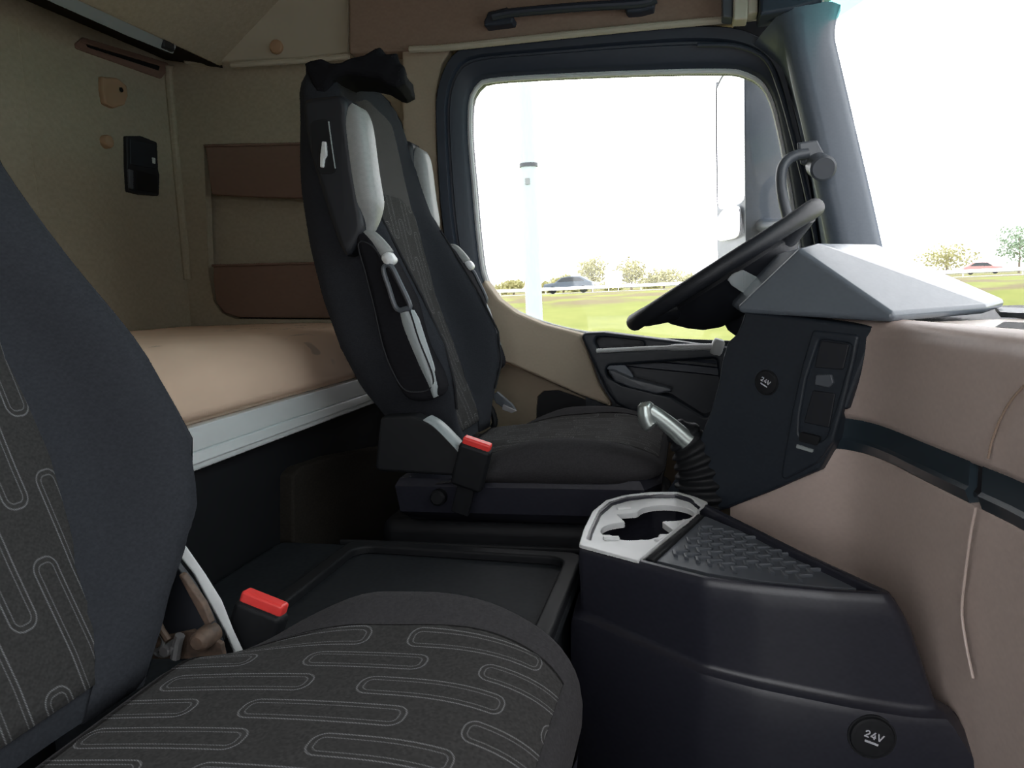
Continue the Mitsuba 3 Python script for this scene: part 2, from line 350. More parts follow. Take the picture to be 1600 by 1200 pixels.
frame_edge = [(-0.679, 2.1, 1.417), (-0.671, 2.1, 1.459), (-0.653, 2.1, 1.504), (-0.626, 2.1, 1.542), (-0.572, 2.1, 1.563), (-0.369, 2.1, 1.56), (-0.118, 2.1, 1.555), (0.057, 2.1, 1.543), (0.158, 2.1, 1.513), (0.219, 2.1, 1.452), (0.256, 2.1, 1.322), (0.29, 2.1, 1.163), (0.318, 2.1, 0.987), (0.337, 2.1, 0.841), (0.338, 2.1, 0.694), (0.25, 2.1, 0.628), (0.031, 2.1, 0.657), (-0.206, 2.1, 0.688), (-0.382, 2.1, 0.736), (-0.509, 2.1, 0.784), (-0.608, 2.1, 0.859), (-0.659, 2.1, 0.969), (-0.679, 2.1, 1.113), (-0.683, 2.1, 1.271)]
def ring_slab(outer, inner, y0, y1, k):
    """the window frame: a band from the outline at depth y0 to the glass edge at depth y1, closed behind"""
    o, i = curve(outer, 160, True), curve(inner, 160, True)
    # pair the two outlines by their angle about the middle
    c = i.mean(0)
    def by_angle(q):
        a = np.arctan2(q[:, 2] - c[2], q[:, 0] - c[0])
        j = np.argsort(a)
        t = np.linspace(-math.pi, math.pi, 160, endpoint=False)
        return np.stack([np.interp(t, a[j], q[j, n], period=2 * math.pi) for n in range(3)], 1)
    o, i = by_angle(curve(o, 900, True)), by_angle(curve(i, 900, True))
    prof = [(0, 0.05), (0, 0.0), (0.06, -0.012), (0.30, -0.014), (0.36, -0.004), (0.42, -0.004), (0.46, -0.012), (0.80, -0.010), (0.90, 0.0), (1.0, 0.012), (1.0, 0.05)]
    rings = []
    for t, d in prof:
        q = o + (i - o) * t
        q[:, 1] = y0 + (y1 - y0) * t + d
        rings.append(q)
    rings.append(rings[0])
    return loft(rings, cap=False)
add(D + '__window_frame', ring_slab(frame_edge, glass_edge, 2.10, 2.12, 0), 'frame_plastic', smooth=40)
lip = curve(glass_edge, 120, True)
lip[:, 1] = 2.128
add(D + '__lit_glass_edge', tube(lip, 0.0075, 8, closed=True), 'silver_plastic')  # silver ring paints the daylight on the inner frame edge
add(D + '__pane', slab(glass_edge, (0, 0.004, 0), 0, 0, smooth=120), 'window_glass')
scene[D + '__pane'] = mikit.ply(trimesh.Trimesh(*(lambda q: (np.vstack([q, q.mean(0)]), [[k, (k + 1) % 120, 120] for k in range(120)]))(np.array([(a, 2.145, b) for a, _, b in lip])), process=False), 'window_glass')
add(D + '__frame_seal', tube(curve([(0.025, 2.085, 1.496), (0.118, 2.085, 1.483), (0.187, 2.085, 1.445), (0.221, 2.085, 1.368), (0.255, 2.085, 1.242), (0.288, 2.085, 1.099), (0.316, 2.085, 0.955)], 40), 0.006, 8), 'frame_plastic')
add(D + '__upper_panel', slab([(-0.555, 2.07, 0.934), (-0.519, 2.07, 0.88), (-0.47, 2.07, 0.84), (-0.392, 2.07, 0.805), (-0.291, 2.07, 0.776), (-0.248, 2.07, 0.639), (-0.207, 2.07, 0.568), (-0.122, 2.07, 0.529), (0.028, 2.07, 0.463), (0.028, 2.07, 0.429), (-0.138, 2.07, 0.544), (-0.31, 2.07, 0.614), (-0.487, 2.07, 0.696), (-0.633, 2.07, 0.745), (-0.598, 2.07, 0.887)], (0, 0.05, 0), 0.004, 0.008), 'beige_door', label='beige upper lining')
add(D + '__lower_panel', slab([(-0.688, 2.125, 0.751), (-0.5, 2.125, 0.691), (-0.319, 2.125, 0.606), (-0.142, 2.125, 0.532), (0.063, 2.125, 0.425), (0.059, 2.125, 0.089), (-0.726, 2.125, 0.054)], (0, 0.03, 0), 0.004, 0.004, [[(-0.434, 2.125, 0.561), (-0.429, 2.125, 0.598), (-0.41, 2.125, 0.614), (-0.369, 2.125, 0.616), (-0.265, 2.125, 0.578), (-0.142, 2.125, 0.532), (-0.144, 2.125, 0.451), (-0.439, 2.125, 0.449)]]), 'door_brown', label='brown lower lining')
add(D + '__door_pocket', slab([(-0.451, 2.131, 0.634), (-0.123, 2.131, 0.63), (-0.128, 2.131, 0.413), (-0.46, 2.131, 0.41)], (0, 0.02, 0), 0.01, 0), 'black_rubber', label='black storage pocket')
# the dark insert with grab tray, pull handle and speaker-side panel
ins = add(D + '__armrest_insert', slab([(-0.293, 2.05, 0.781), (-0.225, 2.05, 0.781), (0.063, 2.05, 0.736), (0.158, 2.05, 0.722), (0.157, 2.05, 0.434), (0.012, 2.05, 0.485), (-0.129, 2.05, 0.545), (-0.201, 2.05, 0.589), (-0.227, 2.05, 0.624), (-0.253, 2.05, 0.685)], (0, 0.05, 0), 0.012, 0.008,
    [[(-0.259, 2.05, 0.766), (-0.217, 2.05, 0.767), (-0.066, 2.05, 0.747), (0.007, 2.05, 0.737), (-0.034, 2.05, 0.732), (-0.243, 2.05, 0.732)], [(-0.227, 2.05, 0.69), (-0.159, 2.05, 0.692), (0.063, 2.05, 0.704), (0.078, 2.05, 0.57), (0.029, 2.05, 0.55), (-0.052, 2.05, 0.605), (-0.186, 2.05, 0.641), (-0.219, 2.05, 0.662)]]), 'dash_black', label='dark armrest insert')
add(ins + '__tray_back', slab([(-0.283, 2.1, 0.771), (0.162, 2.1, 0.741), (0.161, 2.1, 0.458), (-0.289, 2.1, 0.564)], (0, 0.01, 0), 0.01, 0), 'dash_black')
add(ins + '__lit_tray_lip', tube(curve([(-0.246, 2.03, 0.733), (-0.132, 2.03, 0.736), (-0.033, 2.03, 0.737), (0.06, 2.03, 0.736)], 16), [0.006] * 10 + [0.009] * 6, 10), 'silver_plastic')  # silver tone paints the sky gloss along the lip
add(ins + '__tray_end', lathe([(0, -0.02), (0.013, -0.02), (0.016, -0.012), (0.016, 0.012), (0.012, 0.02), (0, 0.02)], (0.064, 2.03, 0.736), (0.3, -0.1, 1), 16), 'silver_plastic')
add(ins + '__pull_handle', slab([(-0.221, 2.035, 0.683), (-0.2, 2.035, 0.679), (-0.159, 2.035, 0.659), (-0.06, 2.035, 0.631), (-0.048, 2.035, 0.621), (-0.093, 2.035, 0.614), (-0.159, 2.035, 0.632), (-0.201, 2.035, 0.65)], (0, 0.04, 0), 0.004, 0.005), 'dark_grey_plastic', label='grey pull handle')
add(ins + '__pull_cup', slab([(-0.23, 2.06, 0.692), (-0.174, 2.06, 0.691), (-0.16, 2.06, 0.674), (-0.149, 2.06, 0.653), (-0.203, 2.06, 0.675), (-0.223, 2.06, 0.68)], (0, 0.02, 0), 0.003, 0.002), 'pillar_plastic')

# ------------------------------------------------------------------ bunk, upper bunk, rear wall
ym = np.linspace(-0.05, 2.155, 40)
def mattress():
    prof = [(-1.545, 0.70), (-1.548, 0.80), (-1.535, 0.828), (-1.48, 0.834), (-1.2, 0.832), (-0.95, 0.826), (-0.88, 0.815), (-0.835, 0.79), (-0.812, 0.755), (-0.806, 0.72), (-0.81, 0.704)]
    pr = curve(prof, 44)
    rings = []
    for y in ym:
        e = min(1, (ym[-1] - y) / 0.06, (y - ym[0]) / 0.06)
        s = 0.94 + 0.06 * math.sqrt(max(0, 1 - (1 - e) ** 2))
        ring = []
        for a, b in pr:
            w = 0.004 * (float(meshkit.fbm(V(a * 7, y * 5, 1.0), 3)) - 0.5)
            ring.append((-1.2 + (a + 1.2) * (0.99 + 0.01 * s), y, 0.70 + (b - 0.70) * s + w * (b > 0.71)))
        rings.append(ring)
    return loft(rings)
add('mattress', mattress(), 'mattress_cloth', smooth=True, label='tan fabric mattress with a few dark smudges on the lower bunk', cat='mattress')
B = 'bunk'
add(B + '__front_rail', cat(slab([(-0.80, -0.05, 0.70), (-0.798, -0.05, 0.66), (-0.798, 2.12, 0.66), (-0.80, 2.12, 0.70)], (-0.03, 0, 0), 0, 0.002),
    slab([(-0.796, -0.05, 0.659), (-0.792, -0.05, 0.64), (-0.792, 2.12, 0.64), (-0.796, 2.12, 0.659)], (-0.03, 0, 0), 0, 0.003), box(-0.83, -0.797, -0.05, 2.12, 0.628, 0.642)), 'aluminium', label='pale aluminium front rail')
add(B + '__base_board', box(-1.55, -0.83, -0.05, 2.15, 0.66, 0.70), 'black_plastic')
add(B + '__locker_front', box(-0.87, -0.84, -0.05, 2.15, 0.0, 0.66), 'black_rubber', label='black locker front')
add(B + '__locker_flap', slab([(-0.81, 1.416, 0.54), (-0.81, 1.45, 0.549), (-0.81, 1.599, 0.54), (-0.81, 2.089, 0.474), (-0.81, 2.026, 0.088), (-0.81, 1.394, 0.399)], (-0.03, 0, 0), 0.012, 0.006), 'carpet', label='dark brown carpeted flap')
tag(B, 'lower bunk frame with a pale aluminium rail under the mattress', 'bunk')

U = 'upper_bunk'
k0, k1 = np.array((-1.363, 2.15, 1.603)), np.array((-1.137, 2.15, 1.767))
dk = unit(k1 - k0)
k1 = k0 + dk * 0.62
nk = V(-dk[2], 0, dk[0])
add(U + '__board', slab([k0, k0 * V(1, 0, 1) + V(0, -0.05, 0), k1 * V(1, 0, 1) + V(0, -0.05, 0), k1], nk * 0.06, 0.01, 0.006), 'wall_cloth', label='beige underside of the folded board')
add(U + '__rail', slab([(-1.375, 1.479, 1.608), (-1.375, 1.963, 1.615), (-1.375, 1.939, 1.584), (-1.375, 1.767, 1.579), (-1.375, 1.475, 1.58)], (0.012, 0, 0.02), 0.002, 0.002), 'grey_plastic', label='grey metal rail')
add(U + '__rail_end_cap', rbox((-1.375, 1.91, 1.599), (0.03, 0.045, 0.026), 0.004), 'black_plastic', label='black end cap')
add(U + '__gap_shade_strip', slab([(-1.558, -0.05, 1.648), (-1.558, 2.165, 1.648), (k0[0] - 0.004, 2.165, k0[2] + 0.002), (k0[0] - 0.004, -0.05, k0[2] + 0.002)], (0, 0, 0.03), 0, 0.0), 'carpet', label='dark strip painted for the shaded gap')  # dark sheet painting the shade in the gap behind the board
tag(U, 'beige upper bunk folded up against the rear wall', 'bunk')

add('vent_slot__plate', slab([(-1.555, 1.824, 1.614), (-1.555, 2.167, 1.641), (-1.555, 2.177, 1.628), (-1.555, 2.129, 1.584), (-1.555, 1.796, 1.577), (-1.555, 1.794, 1.589)], (-0.006, 0, 0), 0.006, 0.002, [[(-1.555, 1.836, 1.605), (-1.555, 2.135, 1.625), (-1.555, 2.121, 1.606), (-1.555, 1.825, 1.592)]]), 'brown_plastic')
add('vent_slot__slot', slab([(-1.557, 1.83, 1.61), (-1.557, 2.157, 1.634), (-1.557, 2.128, 1.601), (-1.557, 1.817, 1.587)], (-0.005, 0, 0), 0.003, 0), 'black_rubber', label='dark slot')
add('vent_slot__louvre', slab([(-1.553, 1.815, 1.602), (-1.553, 2.15, 1.627), (-1.553, 2.147, 1.622), (-1.553, 1.812, 1.598)], (-0.004, 0, 0), 0, 0), 'brown_plastic')
tag('vent_slot', 'long brown slotted plate on the rear wall under the upper bunk', 'vent')
add('belt_hook__base', slab([(-1.545, 1.87, 1.525), (-1.545, 1.927, 1.536), (-1.545, 1.963, 1.523), (-1.545, 1.964, 1.495), (-1.545, 1.947, 1.467), (-1.545, 1.905, 1.449), (-1.545, 1.869, 1.453), (-1.545, 1.865, 1.489)], (-0.015, 0, 0), 0.004, 0.006), 'tan_plastic')
add('belt_hook__hole', lathe([(0, 0.0), (0.007, 0.0), (0.007, -0.006)], (-1.543, 1.935, 1.505), (1, 0, 0), 14), 'black_rubber', label='dark hole')
tag('belt_hook', 'tan five-sided plastic fitting with a dark hole on the rear wall', 'wall fitting')
add('wall_button', lathe([(0, 0.012), (0.010, 0.011), (0.016, 0.007), (0.018, 0.0), (0.018, -0.01)], (-1.55, 1.868, 1.353), (1, 0, 0), 20), 'tan_plastic', label='small round tan cap below the five-sided fitting', cat='cap')
S = 'bunk_control_panel'
add(S + '__housing', slab([(-1.548, 1.944, 1.382), (-1.548, 2.003, 1.393), (-1.548, 2.074, 1.387), (-1.548, 2.067, 1.3), (-1.548, 2.072, 1.293), (-1.548, 2.059, 1.228), (-1.548, 1.984, 1.223), (-1.548, 1.929, 1.226), (-1.548, 1.933, 1.292)], (-0.03, 0, 0), 0.006, 0.004), 'black_plastic')
add(S + '__screen', slab([(-1.546, 1.953, 1.375), (-1.546, 2.059, 1.377), (-1.546, 2.054, 1.306), (-1.546, 1.945, 1.303)], (-0.004, 0, 0), 0.003, 0.002), 'dash_black', label='dark upper face')
add(S + '__button', slab([(-1.544, 2.039, 1.337), (-1.544, 2.053, 1.337), (-1.544, 2.051, 1.32), (-1.544, 2.039, 1.32)], (-0.005, 0, 0), 0.001, 0.001), 'silver_plastic', label='small light button')
add(S + '__switch', slab([(-1.543, 1.934, 1.289), (-1.543, 1.952, 1.288), (-1.543, 1.944, 1.233), (-1.543, 1.929, 1.235)], (-0.006, 0, 0), 0.002, 0.002), 'dark_grey_plastic', label='grey rocker switch')
add(S + '__lower_face', slab([(-1.545, 1.966, 1.29), (-1.545, 2.056, 1.287), (-1.545, 2.048, 1.236), (-1.545, 1.957, 1.233)], (-0.005, 0, 0), 0.003, 0.002), 'black_rubber')
tag(S, 'black control panel with a light button on the rear wall above the bunk', 'control panel')

for nm, q, lb in (('', [(-1.451, 2.165, 1.383), (-0.967, 2.165, 1.353), (-0.955, 2.165, 1.188), (-1.29, 2.165, 1.218), (-1.443, 2.165, 1.236)], 'upper brown storage pocket in the side wall'),
                  ('_001', [(-1.459, 2.165, 1.019), (-0.993, 2.165, 1.006), (-0.988, 2.165, 0.837), (-1.386, 2.165, 0.854), (-1.435, 2.165, 0.87), (-1.461, 2.165, 0.905), (-1.464, 2.165, 0.969)], 'lower brown storage pocket in the side wall, with a rounded corner')):
    key = 'storage_pocket' + nm
    add(key + '__front', slab(q, (0, 0.02, 0), 0.006, 0.005), 'brown_plastic')
    add(key + '__hem', tube(np.array(q[:2]) + V(0, -0.003, 0), 0.004, 8), 'brown_plastic')
    tag(key, lb, 'storage pocket', 'storage pockets in the side wall')

# grab handle on the roof side and the overhead fittings
H = 'roof_handle'
add(H + '__bar', tube(curve([(-0.493, 2.045, 1.612), (-0.441, 2.045, 1.615), (-0.274, 2.045, 1.609), (-0.114, 2.045, 1.599), (-0.074, 2.045, 1.605)], 24), 0.014, 12, flat=0.8), 'frame_plastic')
add(H + '__foot', slab([(-0.52, 2.05, 1.604), (-0.507, 2.05, 1.628), (-0.455, 2.05, 1.634), (-0.439, 2.05, 1.604), (-0.443, 2.05, 1.592), (-0.518, 2.05, 1.592)], (0, 0.04, 0), 0.004, 0.006), 'frame_plastic')
add(H + '__foot', slab([(-0.154, 2.05, 1.595), (-0.114, 2.05, 1.615), (-0.076, 2.05, 1.613), (-0.081, 2.05, 1.586), (-0.114, 2.05, 1.581), (-0.146, 2.05, 1.583)], (0, 0.04, 0), 0.004, 0.006), 'frame_plastic')
tag(H, 'dark blue-black grab handle on the brown roof side above the door window', 'grab handle')
add('overhead_shelf__body', slab([(0.167, 1.98, 1.607), (0.166, 1.98, 1.516), (0.241, 1.98, 1.52), (0.304, 1.98, 1.531), (0.324, 1.98, 1.587)], (0, 0.09, 0), 0.004, 0.008), 'frame_plastic')
add('overhead_shelf__bracket', slab([(0.11, 2, 1.622), (0.107, 2, 1.52), (0.14, 2, 1.517), (0.147, 2, 1.617)], (0, 0.05, 0), 0.004, 0.005), 'trim_beige', label='pale upright bracket')
add('overhead_shelf__clip', slab([(0.141, 2, 1.618), (0.14, 2, 1.529), (0.164, 2, 1.53), (0.164, 2, 1.615)], (0, 0.05, 0), 0.003, 0.004), 'trim_beige')
add('overhead_shelf__end_cap', slab([(0.083, 2.01, 1.629), (0.083, 2.01, 1.533), (0.107, 2.01, 1.527), (0.109, 2.01, 1.626)], (0, 0.05, 0), 0.004, 0.004), 'dark_grey_plastic', label='grey end cap')
tag('overhead_shelf', 'dark overhead shelf end with a pale bracket at the top of the windscreen pillar', 'overhead shelf')
add('trim_3', tube(curve([(-0.737, 2.075, 1.565), (-0.628, 2.075, 1.558), (-0.365, 2.075, 1.555), (-0.116, 2.075, 1.551), (0.118, 2.075, 1.544), (0.194, 2.075, 1.544), (0.26, 2.075, 1.551), (0.319, 2.075, 1.563), (0.355, 2.075, 1.58)], 60), 0.009, 10), 'trim_beige', label='pale edging along the roof side', kind='structure')

# pillar handle and knob
G = 'pillar_handle'
add(G + '__bar', tube(curve([(0.27, 1.952, 1.188), (0.242, 1.945, 1.185), (0.221, 1.939, 1.173), (0.209, 1.933, 1.147), (0.21, 1.928, 1.102), (0.222, 1.923, 1.042), (0.235, 1.918, 0.975), (0.242, 1.911, 0.908)], 40), 0.0125, 14), 'dark_grey_plastic')
add(G + '__mount', slab([(0.248, 1.961, 1.218), (0.295, 1.973, 1.223), (0.312, 1.973, 1.188), (0.3, 1.967, 1.162), (0.256, 1.957, 1.167)], (0.02, 0.06, 0), 0.004, 0.006), 'dark_grey_plastic')
add(G + '__knob', lathe([(0, 0.0), (0.024, 0.0), (0.029, -0.004), (0.029, -0.06), (0, -0.06)], (0.298, 1.907, 1.146), (0.05, -1, -0.28), 28), 'dark_grey_plastic', label='round end knob')
tag(G, 'bent black grab handle with a round knob on the windscreen pillar', 'grab handle')

# ------------------------------------------------------------------ the two seats (same make; x forward, the inner side faces the other seat)
SPZ = [0.55, 0.63, 0.72, 0.80, 0.90, 1.00, 1.10, 1.25, 1.40, 1.47]
SPX = [-0.49, -0.515, -0.552, -0.582, -0.615, -0.640, -0.660, -0.685, -0.710, -0.722]
HW = [0.125, 0.185, 0.240, 0.260, 0.254, 0.240, 0.224, 0.204, 0.185, 0.175]
BOL = [0.0, 0.028, 0.080, 0.100, 0.088, 0.060, 0.026, 0.006, 0.0, 0.0]
def back_at(z):
    return [float(np.interp(z, SPZ, a)) for a in (SPX, HW, BOL)]

def seat(name, yc, dz, inner, lab, buckle, armrests=True, back_dx=0.0, front_dx=0.0, taper=0.0, cushion_dz=0.0):
    P = lambda x, y, z: (x, yc + y, z + dz)
    # backrest
    rings = []
    for z in list(np.linspace(0.57, 1.325, 34)) + [1.35, 1.37, 1.383, 1.391]:
        x, w, b = back_at(z)
        x += back_dx
        w *= 1 - taper * smooth01((z - 0.85) / 0.25)
        top = max(0.0, (z - 1.315) / 0.08)
        sh = math.sqrt(max(0.02, 1 - top ** 2)) if z > 1.315 else 1.0
        w, t = w * (0.55 + 0.45 * sh), (0.10 - 0.03 * smooth01((z - 1.1) / 0.25)) * sh + 0.025
        c = [(-w, -0.055), (-w + 0.010, b * 0.55), (-w + 0.034, b), (-w + 0.062, b * 0.75), (-w + 0.090, b * 0.22), (-w * 0.5, 0.0), (0, -0.004)]
        front = c + [(-u, d) for u, d in c[-2::-1]]
        rear = [(w - 0.012, -t + 0.02), (w - 0.05, -t), (0, -t - 0.012), (-w + 0.05, -t), (-w + 0.012, -t + 0.02)]
        q = curve([(x + d - 0.03 * (1 - sh), u) for u, d in front + rear], 72, True)
        rings.append([P(a, u, z) for a, u in q])
    add(name + '__backrest', loft(rings), 'seat_cloth', smooth=55)
    # patterned insert between the bolsters
    us, vs = np.linspace(-1, 1, 25), np.linspace(0.595, 1.125, 48)
    G, UV = [], []
    for z in vs:
        x, w, b = back_at(z)
        x += back_dx
        w *= 1 - taper * smooth01((z - 0.85) / 0.25)
        arch = math.sqrt(max(0.0, 1 - max(0.0, (z - 1.06) / 0.066) ** 2))
        hw = (max(w, 0.225) - 0.112 + 0.07 * smooth01((z - 0.88) / 0.15)) * (0.25 + 0.75 * arch)
        G.append([P(x - 0.004 + 0.009 - 0.006 * abs(u) ** 4, u * hw, z) for u in us])
        UV.append([(z * 1.0, u * hw + 0.03 + yc * 3.1) for u in us])
    m, uv = sheet(G, -0.012, UV)
    add(name + '__backrest_insert', m, 'seat_insert_cloth', smooth=True, uv=uv, label='patterned insert')
    G = []
    for z in np.linspace(1.105, 1.345, 20):
        x, w, b = back_at(z)
        x += back_dx
        w *= 1 - taper * smooth01((z - 0.85) / 0.25)
        top = smooth01((z - 1.30) / 0.05)
        G.append([P(x + 0.003 - 0.010 * top - 0.006 * abs(u) ** 4, u * (w - 0.040), z) for u in np.linspace(-1, 1, 17)])
    add(name + '__headrest_panel', sheet(G, -0.012), 'seat_cloth_lit', smooth=True, label='plain headrest panel in a painted lit tone')
    edge = []
    for z in np.linspace(0.66, 1.06, 30):
        x, w, b = back_at(z)
        edge.append((x + back_dx, w, b, z))
    for s in (-1, 1) if armrests else ():
        add(name + '__piping', tube([P(x + b * 1.0 + 0.001, s * (w - 0.040), z) for x, w, b, z in edge], 0.0028, 6), 'piping_cloth')
    # cushion
    x0, x1 = -0.53, -0.055 + front_dx
    def ztop(x, y):
        u = (x - x0) / (x1 - x0)
        bol = 0.022 * smooth01((abs(y) - 0.13) / 0.08) * (0.3 + 0.7 * smooth01(u * 3)) * (1 - 0.8 * smooth01((u - 0.62) / 0.33))
        return 0.562 + cushion_dz + 0.022 * u + 0.010 * math.sin(math.pi * u) + bol - 0.05 * (1 - smooth01((u - 0.10) / 0.40)) * smooth01((abs(y) - 0.10) / 0.13)
    def shape(x):
        u = max(0.0, (x - (x1 - 0.13)) / 0.13)
        k = math.sqrt(max(0.0, 1 - u ** 2.4))
        v = max(0.0, ((x0 + 0.06) - x) / 0.06)
        k2 = math.sqrt(max(0.0, 1 - v ** 2))
        return (0.255 - 0.085 * (1 - k)) * (0.8 + 0.2 * k2), 0.35 + 0.65 * k, k2
    rings = []
    for x in np.concatenate([np.linspace(x0, x0 + 0.06, 8), np.linspace(x0 + 0.075, x1 - 0.14, 14), x1 - 0.13 + 0.13 * np.sin(np.linspace(0, math.pi / 2, 14))]):
        w, k, k2 = shape(x)
        zb = 0.525 + 0.02 * (1 - k)
        ring = []
        for y in np.linspace(-1, 1, 41):
            yy = y * w
            e = max(0.0, (abs(y) - 0.80) / 0.20)
            top = ztop(x, yy) - (1 - k) * 0.085 - (1 - k2) * 0.05
            ring.append(P(x, yy * (1 + 0.02 * (e > 0)), top - (1 - math.sqrt(max(0.0, 1 - e ** 2))) * min(0.06, (top - zb) * 0.6)))
        for y in np.linspace(1, -1, 21):
            ring.append(P(x, y * w * 0.97, zb + 0.0))
        rings.append(ring)
    add(name + '__cushion', loft(rings), 'seat_side_cloth', smooth=55)
    # patterned top of the cushion
    G, UV = [], []
    for x in np.concatenate([np.linspace(-0.48, x1 - 0.13, 22), x1 - 0.13 + 0.118 * np.sin(np.linspace(0.08, math.pi / 2, 14))]):
        w, k, k2 = shape(x)
        row, ru = [], []
        for y in np.linspace(-1, 1, 31):
            yy = y * (0.165 + 0.02 * smooth01((x + 0.3) / 0.25)) * (w / 0.255)
            row.append(P(x, yy, ztop(x, yy) - (1 - k) * 0.085 + 0.0035 - 0.003 * abs(y) ** 6))
            ru.append((x * 1.0 + 0.10 * (1 - k), yy + 0.012 + yc * 1.7 + 0.0 * x))
        G.append(row), UV.append(ru)
    m, uv = sheet(G, 0.012, UV)
    add(name + '__cushion_insert', m, 'seat_insert_cloth', smooth=True, uv=uv, label='patterned top')
    # pan under the cushion, and the pedestal
    add(name + '__seat_pan', loft([[P(x, y, z) for x, y in ((x0 - 0.05 + i, -0.235 + i), (x1 - 0.05 - i, -0.235 + i), (x1 - 0.02 - i, -0.18 + i), (x1 - 0.02 - i, 0.18 - i), (x1 - 0.05 - i, 0.235 - i), (x0 - 0.05 + i, 0.235 - i))]
         for z, i in ((0.43, 0.03), (0.44, 0.010), (0.46, -0.008), (0.515, -0.014), (0.53, -0.006))]), 'console_plastic', smooth=30)
    add(name + '__pedestal', rbox(P(-0.35, 0, 0.22), (0.60, 0.44, 0.43), 0.03), 'black_rubber', label='black pedestal')
    s = inner                         # -1: the inner side lies towards negative y
    S = lambda x, z, y: P(x, s * y, z)
    # rear side cover with its pale front edge, knob and buckle on the inner side
    if armrests:
        cov = [S(x, z, 0.288) for x, z in ((-0.62, 0.555), (-0.42, 0.545), (-0.408, 0.56), (-0.435, 0.595), (-0.485, 0.645), (-0.53, 0.668), (-0.60, 0.665))]
        add(name + '__side_cover', slab(cov, (0, -s * 0.035, 0), 0.010, 0.006), 'black_rubber')
        add(name + '__cover_edge', sheet([[S(x + o, z + o * 0.5, y) for x, z in curve([(-0.505, 0.660), (-0.480, 0.644), (-0.436, 0.597), (-0.410, 0.562)], 24)] for o, y in ((-0.008, 0.255), (0.0, 0.258), (0.002, 0.272), (0.0, 0.286), (-0.006, 0.290))], 0.004 * s), 'grey_plastic', smooth=50, label='pale grey cover edge')
    else:
        add(name + '__cover_edge', slab([(-0.573, 0.737, 0.632), (-0.568, 0.742, 0.629), (-0.551, 0.75, 0.592), (-0.536, 0.756, 0.557), (-0.525, 0.757, 0.521), (-0.514, 0.759, 0.491), (-0.521, 0.752, 0.491), (-0.531, 0.75, 0.521), (-0.544, 0.746, 0.554), (-0.559, 0.741, 0.594), (-0.574, 0.734, 0.622)], (-0.006, 0.005, 0), 0.004, 0.002), 'silver_plastic', label='bent pale grey cover strip')
    add(name + '__knob', lathe([(0, 0.016), (0.012, 0.016), (0.016, 0.012), (0.017, 0.0), (0.017, -0.02)], S(-0.50, 0.495, 0.25), (0, s, 0), 20), 'black_rubber')
    ax = unit(V(0.30, s * 0.12, 0.9))
    R = frame(x=V(ax[2], 0, -ax[0]), z=ax)
    bk = name + '__buckle'
    bc = np.array(buckle)
    add(bk, cat(rbox(bc - ax * 0.045, (0.064, 0.028, 0.09), 0.008, R), rbox(bc - ax * 0.11, (0.036, 0.010, 0.08), 0.003, R)), 'black_rubber', label='black belt buckle')
    add(bk + '__button', rbox(bc + ax * 0.004, (0.056, 0.020, 0.016), 0.004, R), 'red_button', label='red release button')
    # folded-up armrests: dark shell, grey leather pad, and a lower shell with grey fittings, on both sides
    for q in (s, -s) if armrests else ():
        far = 0.0 if q == s else 1.0
        A = lambda x, z, y: P(x - 0.04 * far, q * (y - 0.03 * far), z)
        XZ = lambda pts: [(a, c) for a, _, c in pts]
        o = curve(XZ([(-0.721, 1.4, 1.264), (-0.712, 1.4, 1.282), (-0.675, 1.4, 1.284), (-0.633, 1.4, 1.277), (-0.629, 1.4, 1.22), (-0.624, 1.4, 1.146), (-0.616, 1.4, 1.076), (-0.613, 1.4, 1.037), (-0.623, 1.4, 1.011), (-0.652, 1.4, 0.981), (-0.675, 1.4, 1.031), (-0.698, 1.4, 1.118), (-0.714, 1.4, 1.186)]), 70, True)
        ar = add(name + '__armrest', slab([A(x, z, 0.285) for x, z in o], (0, -q * 0.075, 0), 0, 0.012, back_bevel=True), 'black_plastic', label='black armrest folded upright')
        pad = curve(XZ([(-0.636, 1.4, 1.27), (-0.633, 1.4, 1.22), (-0.628, 1.4, 1.147), (-0.62, 1.4, 1.076), (-0.616, 1.4, 1.04), (-0.619, 1.4, 1.014)]), 26)
        rg = []
        for k, (x, z) in enumerate(pad):
            e = math.sqrt(max(0.0, 1 - (abs(k / 25 * 2 - 1)) ** 6))
            lo_ = smooth01((k / 25 - 0.70) / 0.30)
            wd = 0.034 * (0.5 + 0.5 * e) * (1 - 0.55 * lo_)
            a = np.linspace(0, 2 * math.pi, 24, endpoint=False)
            rg.append([A(x + 0.010 * (1 - lo_) + 0.026 * e * (1 - 0.4 * lo_) * np.sign(math.cos(t)) * abs(math.cos(t)) ** 0.7, z, 0.250 + wd * np.sign(math.sin(t)) * abs(math.sin(t)) ** 0.6) for t in a])
        add(ar + '__pad', loft(rg), 'grey_leather', smooth=60, label='pale grey leather pad')
        if q == s:
            add(ar + '__recess', slab([A(x, z, 0.2865) for x, z in XZ([(-0.706, 1.4, 1.239), (-0.668, 1.4, 1.242), (-0.66, 1.4, 1.187), (-0.656, 1.4, 1.146), (-0.667, 1.4, 1.138), (-0.696, 1.4, 1.14), (-0.704, 1.4, 1.173)])], (0, -q * 0.012, 0), 0.012, 0.001), 'black_rubber', label='dark recess')
            add(ar + '__catch', slab([A(x, z, 0.292) for x, z in XZ([(-0.682, 1.4, 1.199), (-0.674, 1.4, 1.198), (-0.674, 1.4, 1.172), (-0.679, 1.4, 1.167), (-0.683, 1.4, 1.15), (-0.69, 1.4, 1.151), (-0.688, 1.4, 1.172)])], (0, -q * 0.006, 0), 0.002, 0.002), 'silver_plastic', label='small pale catch')
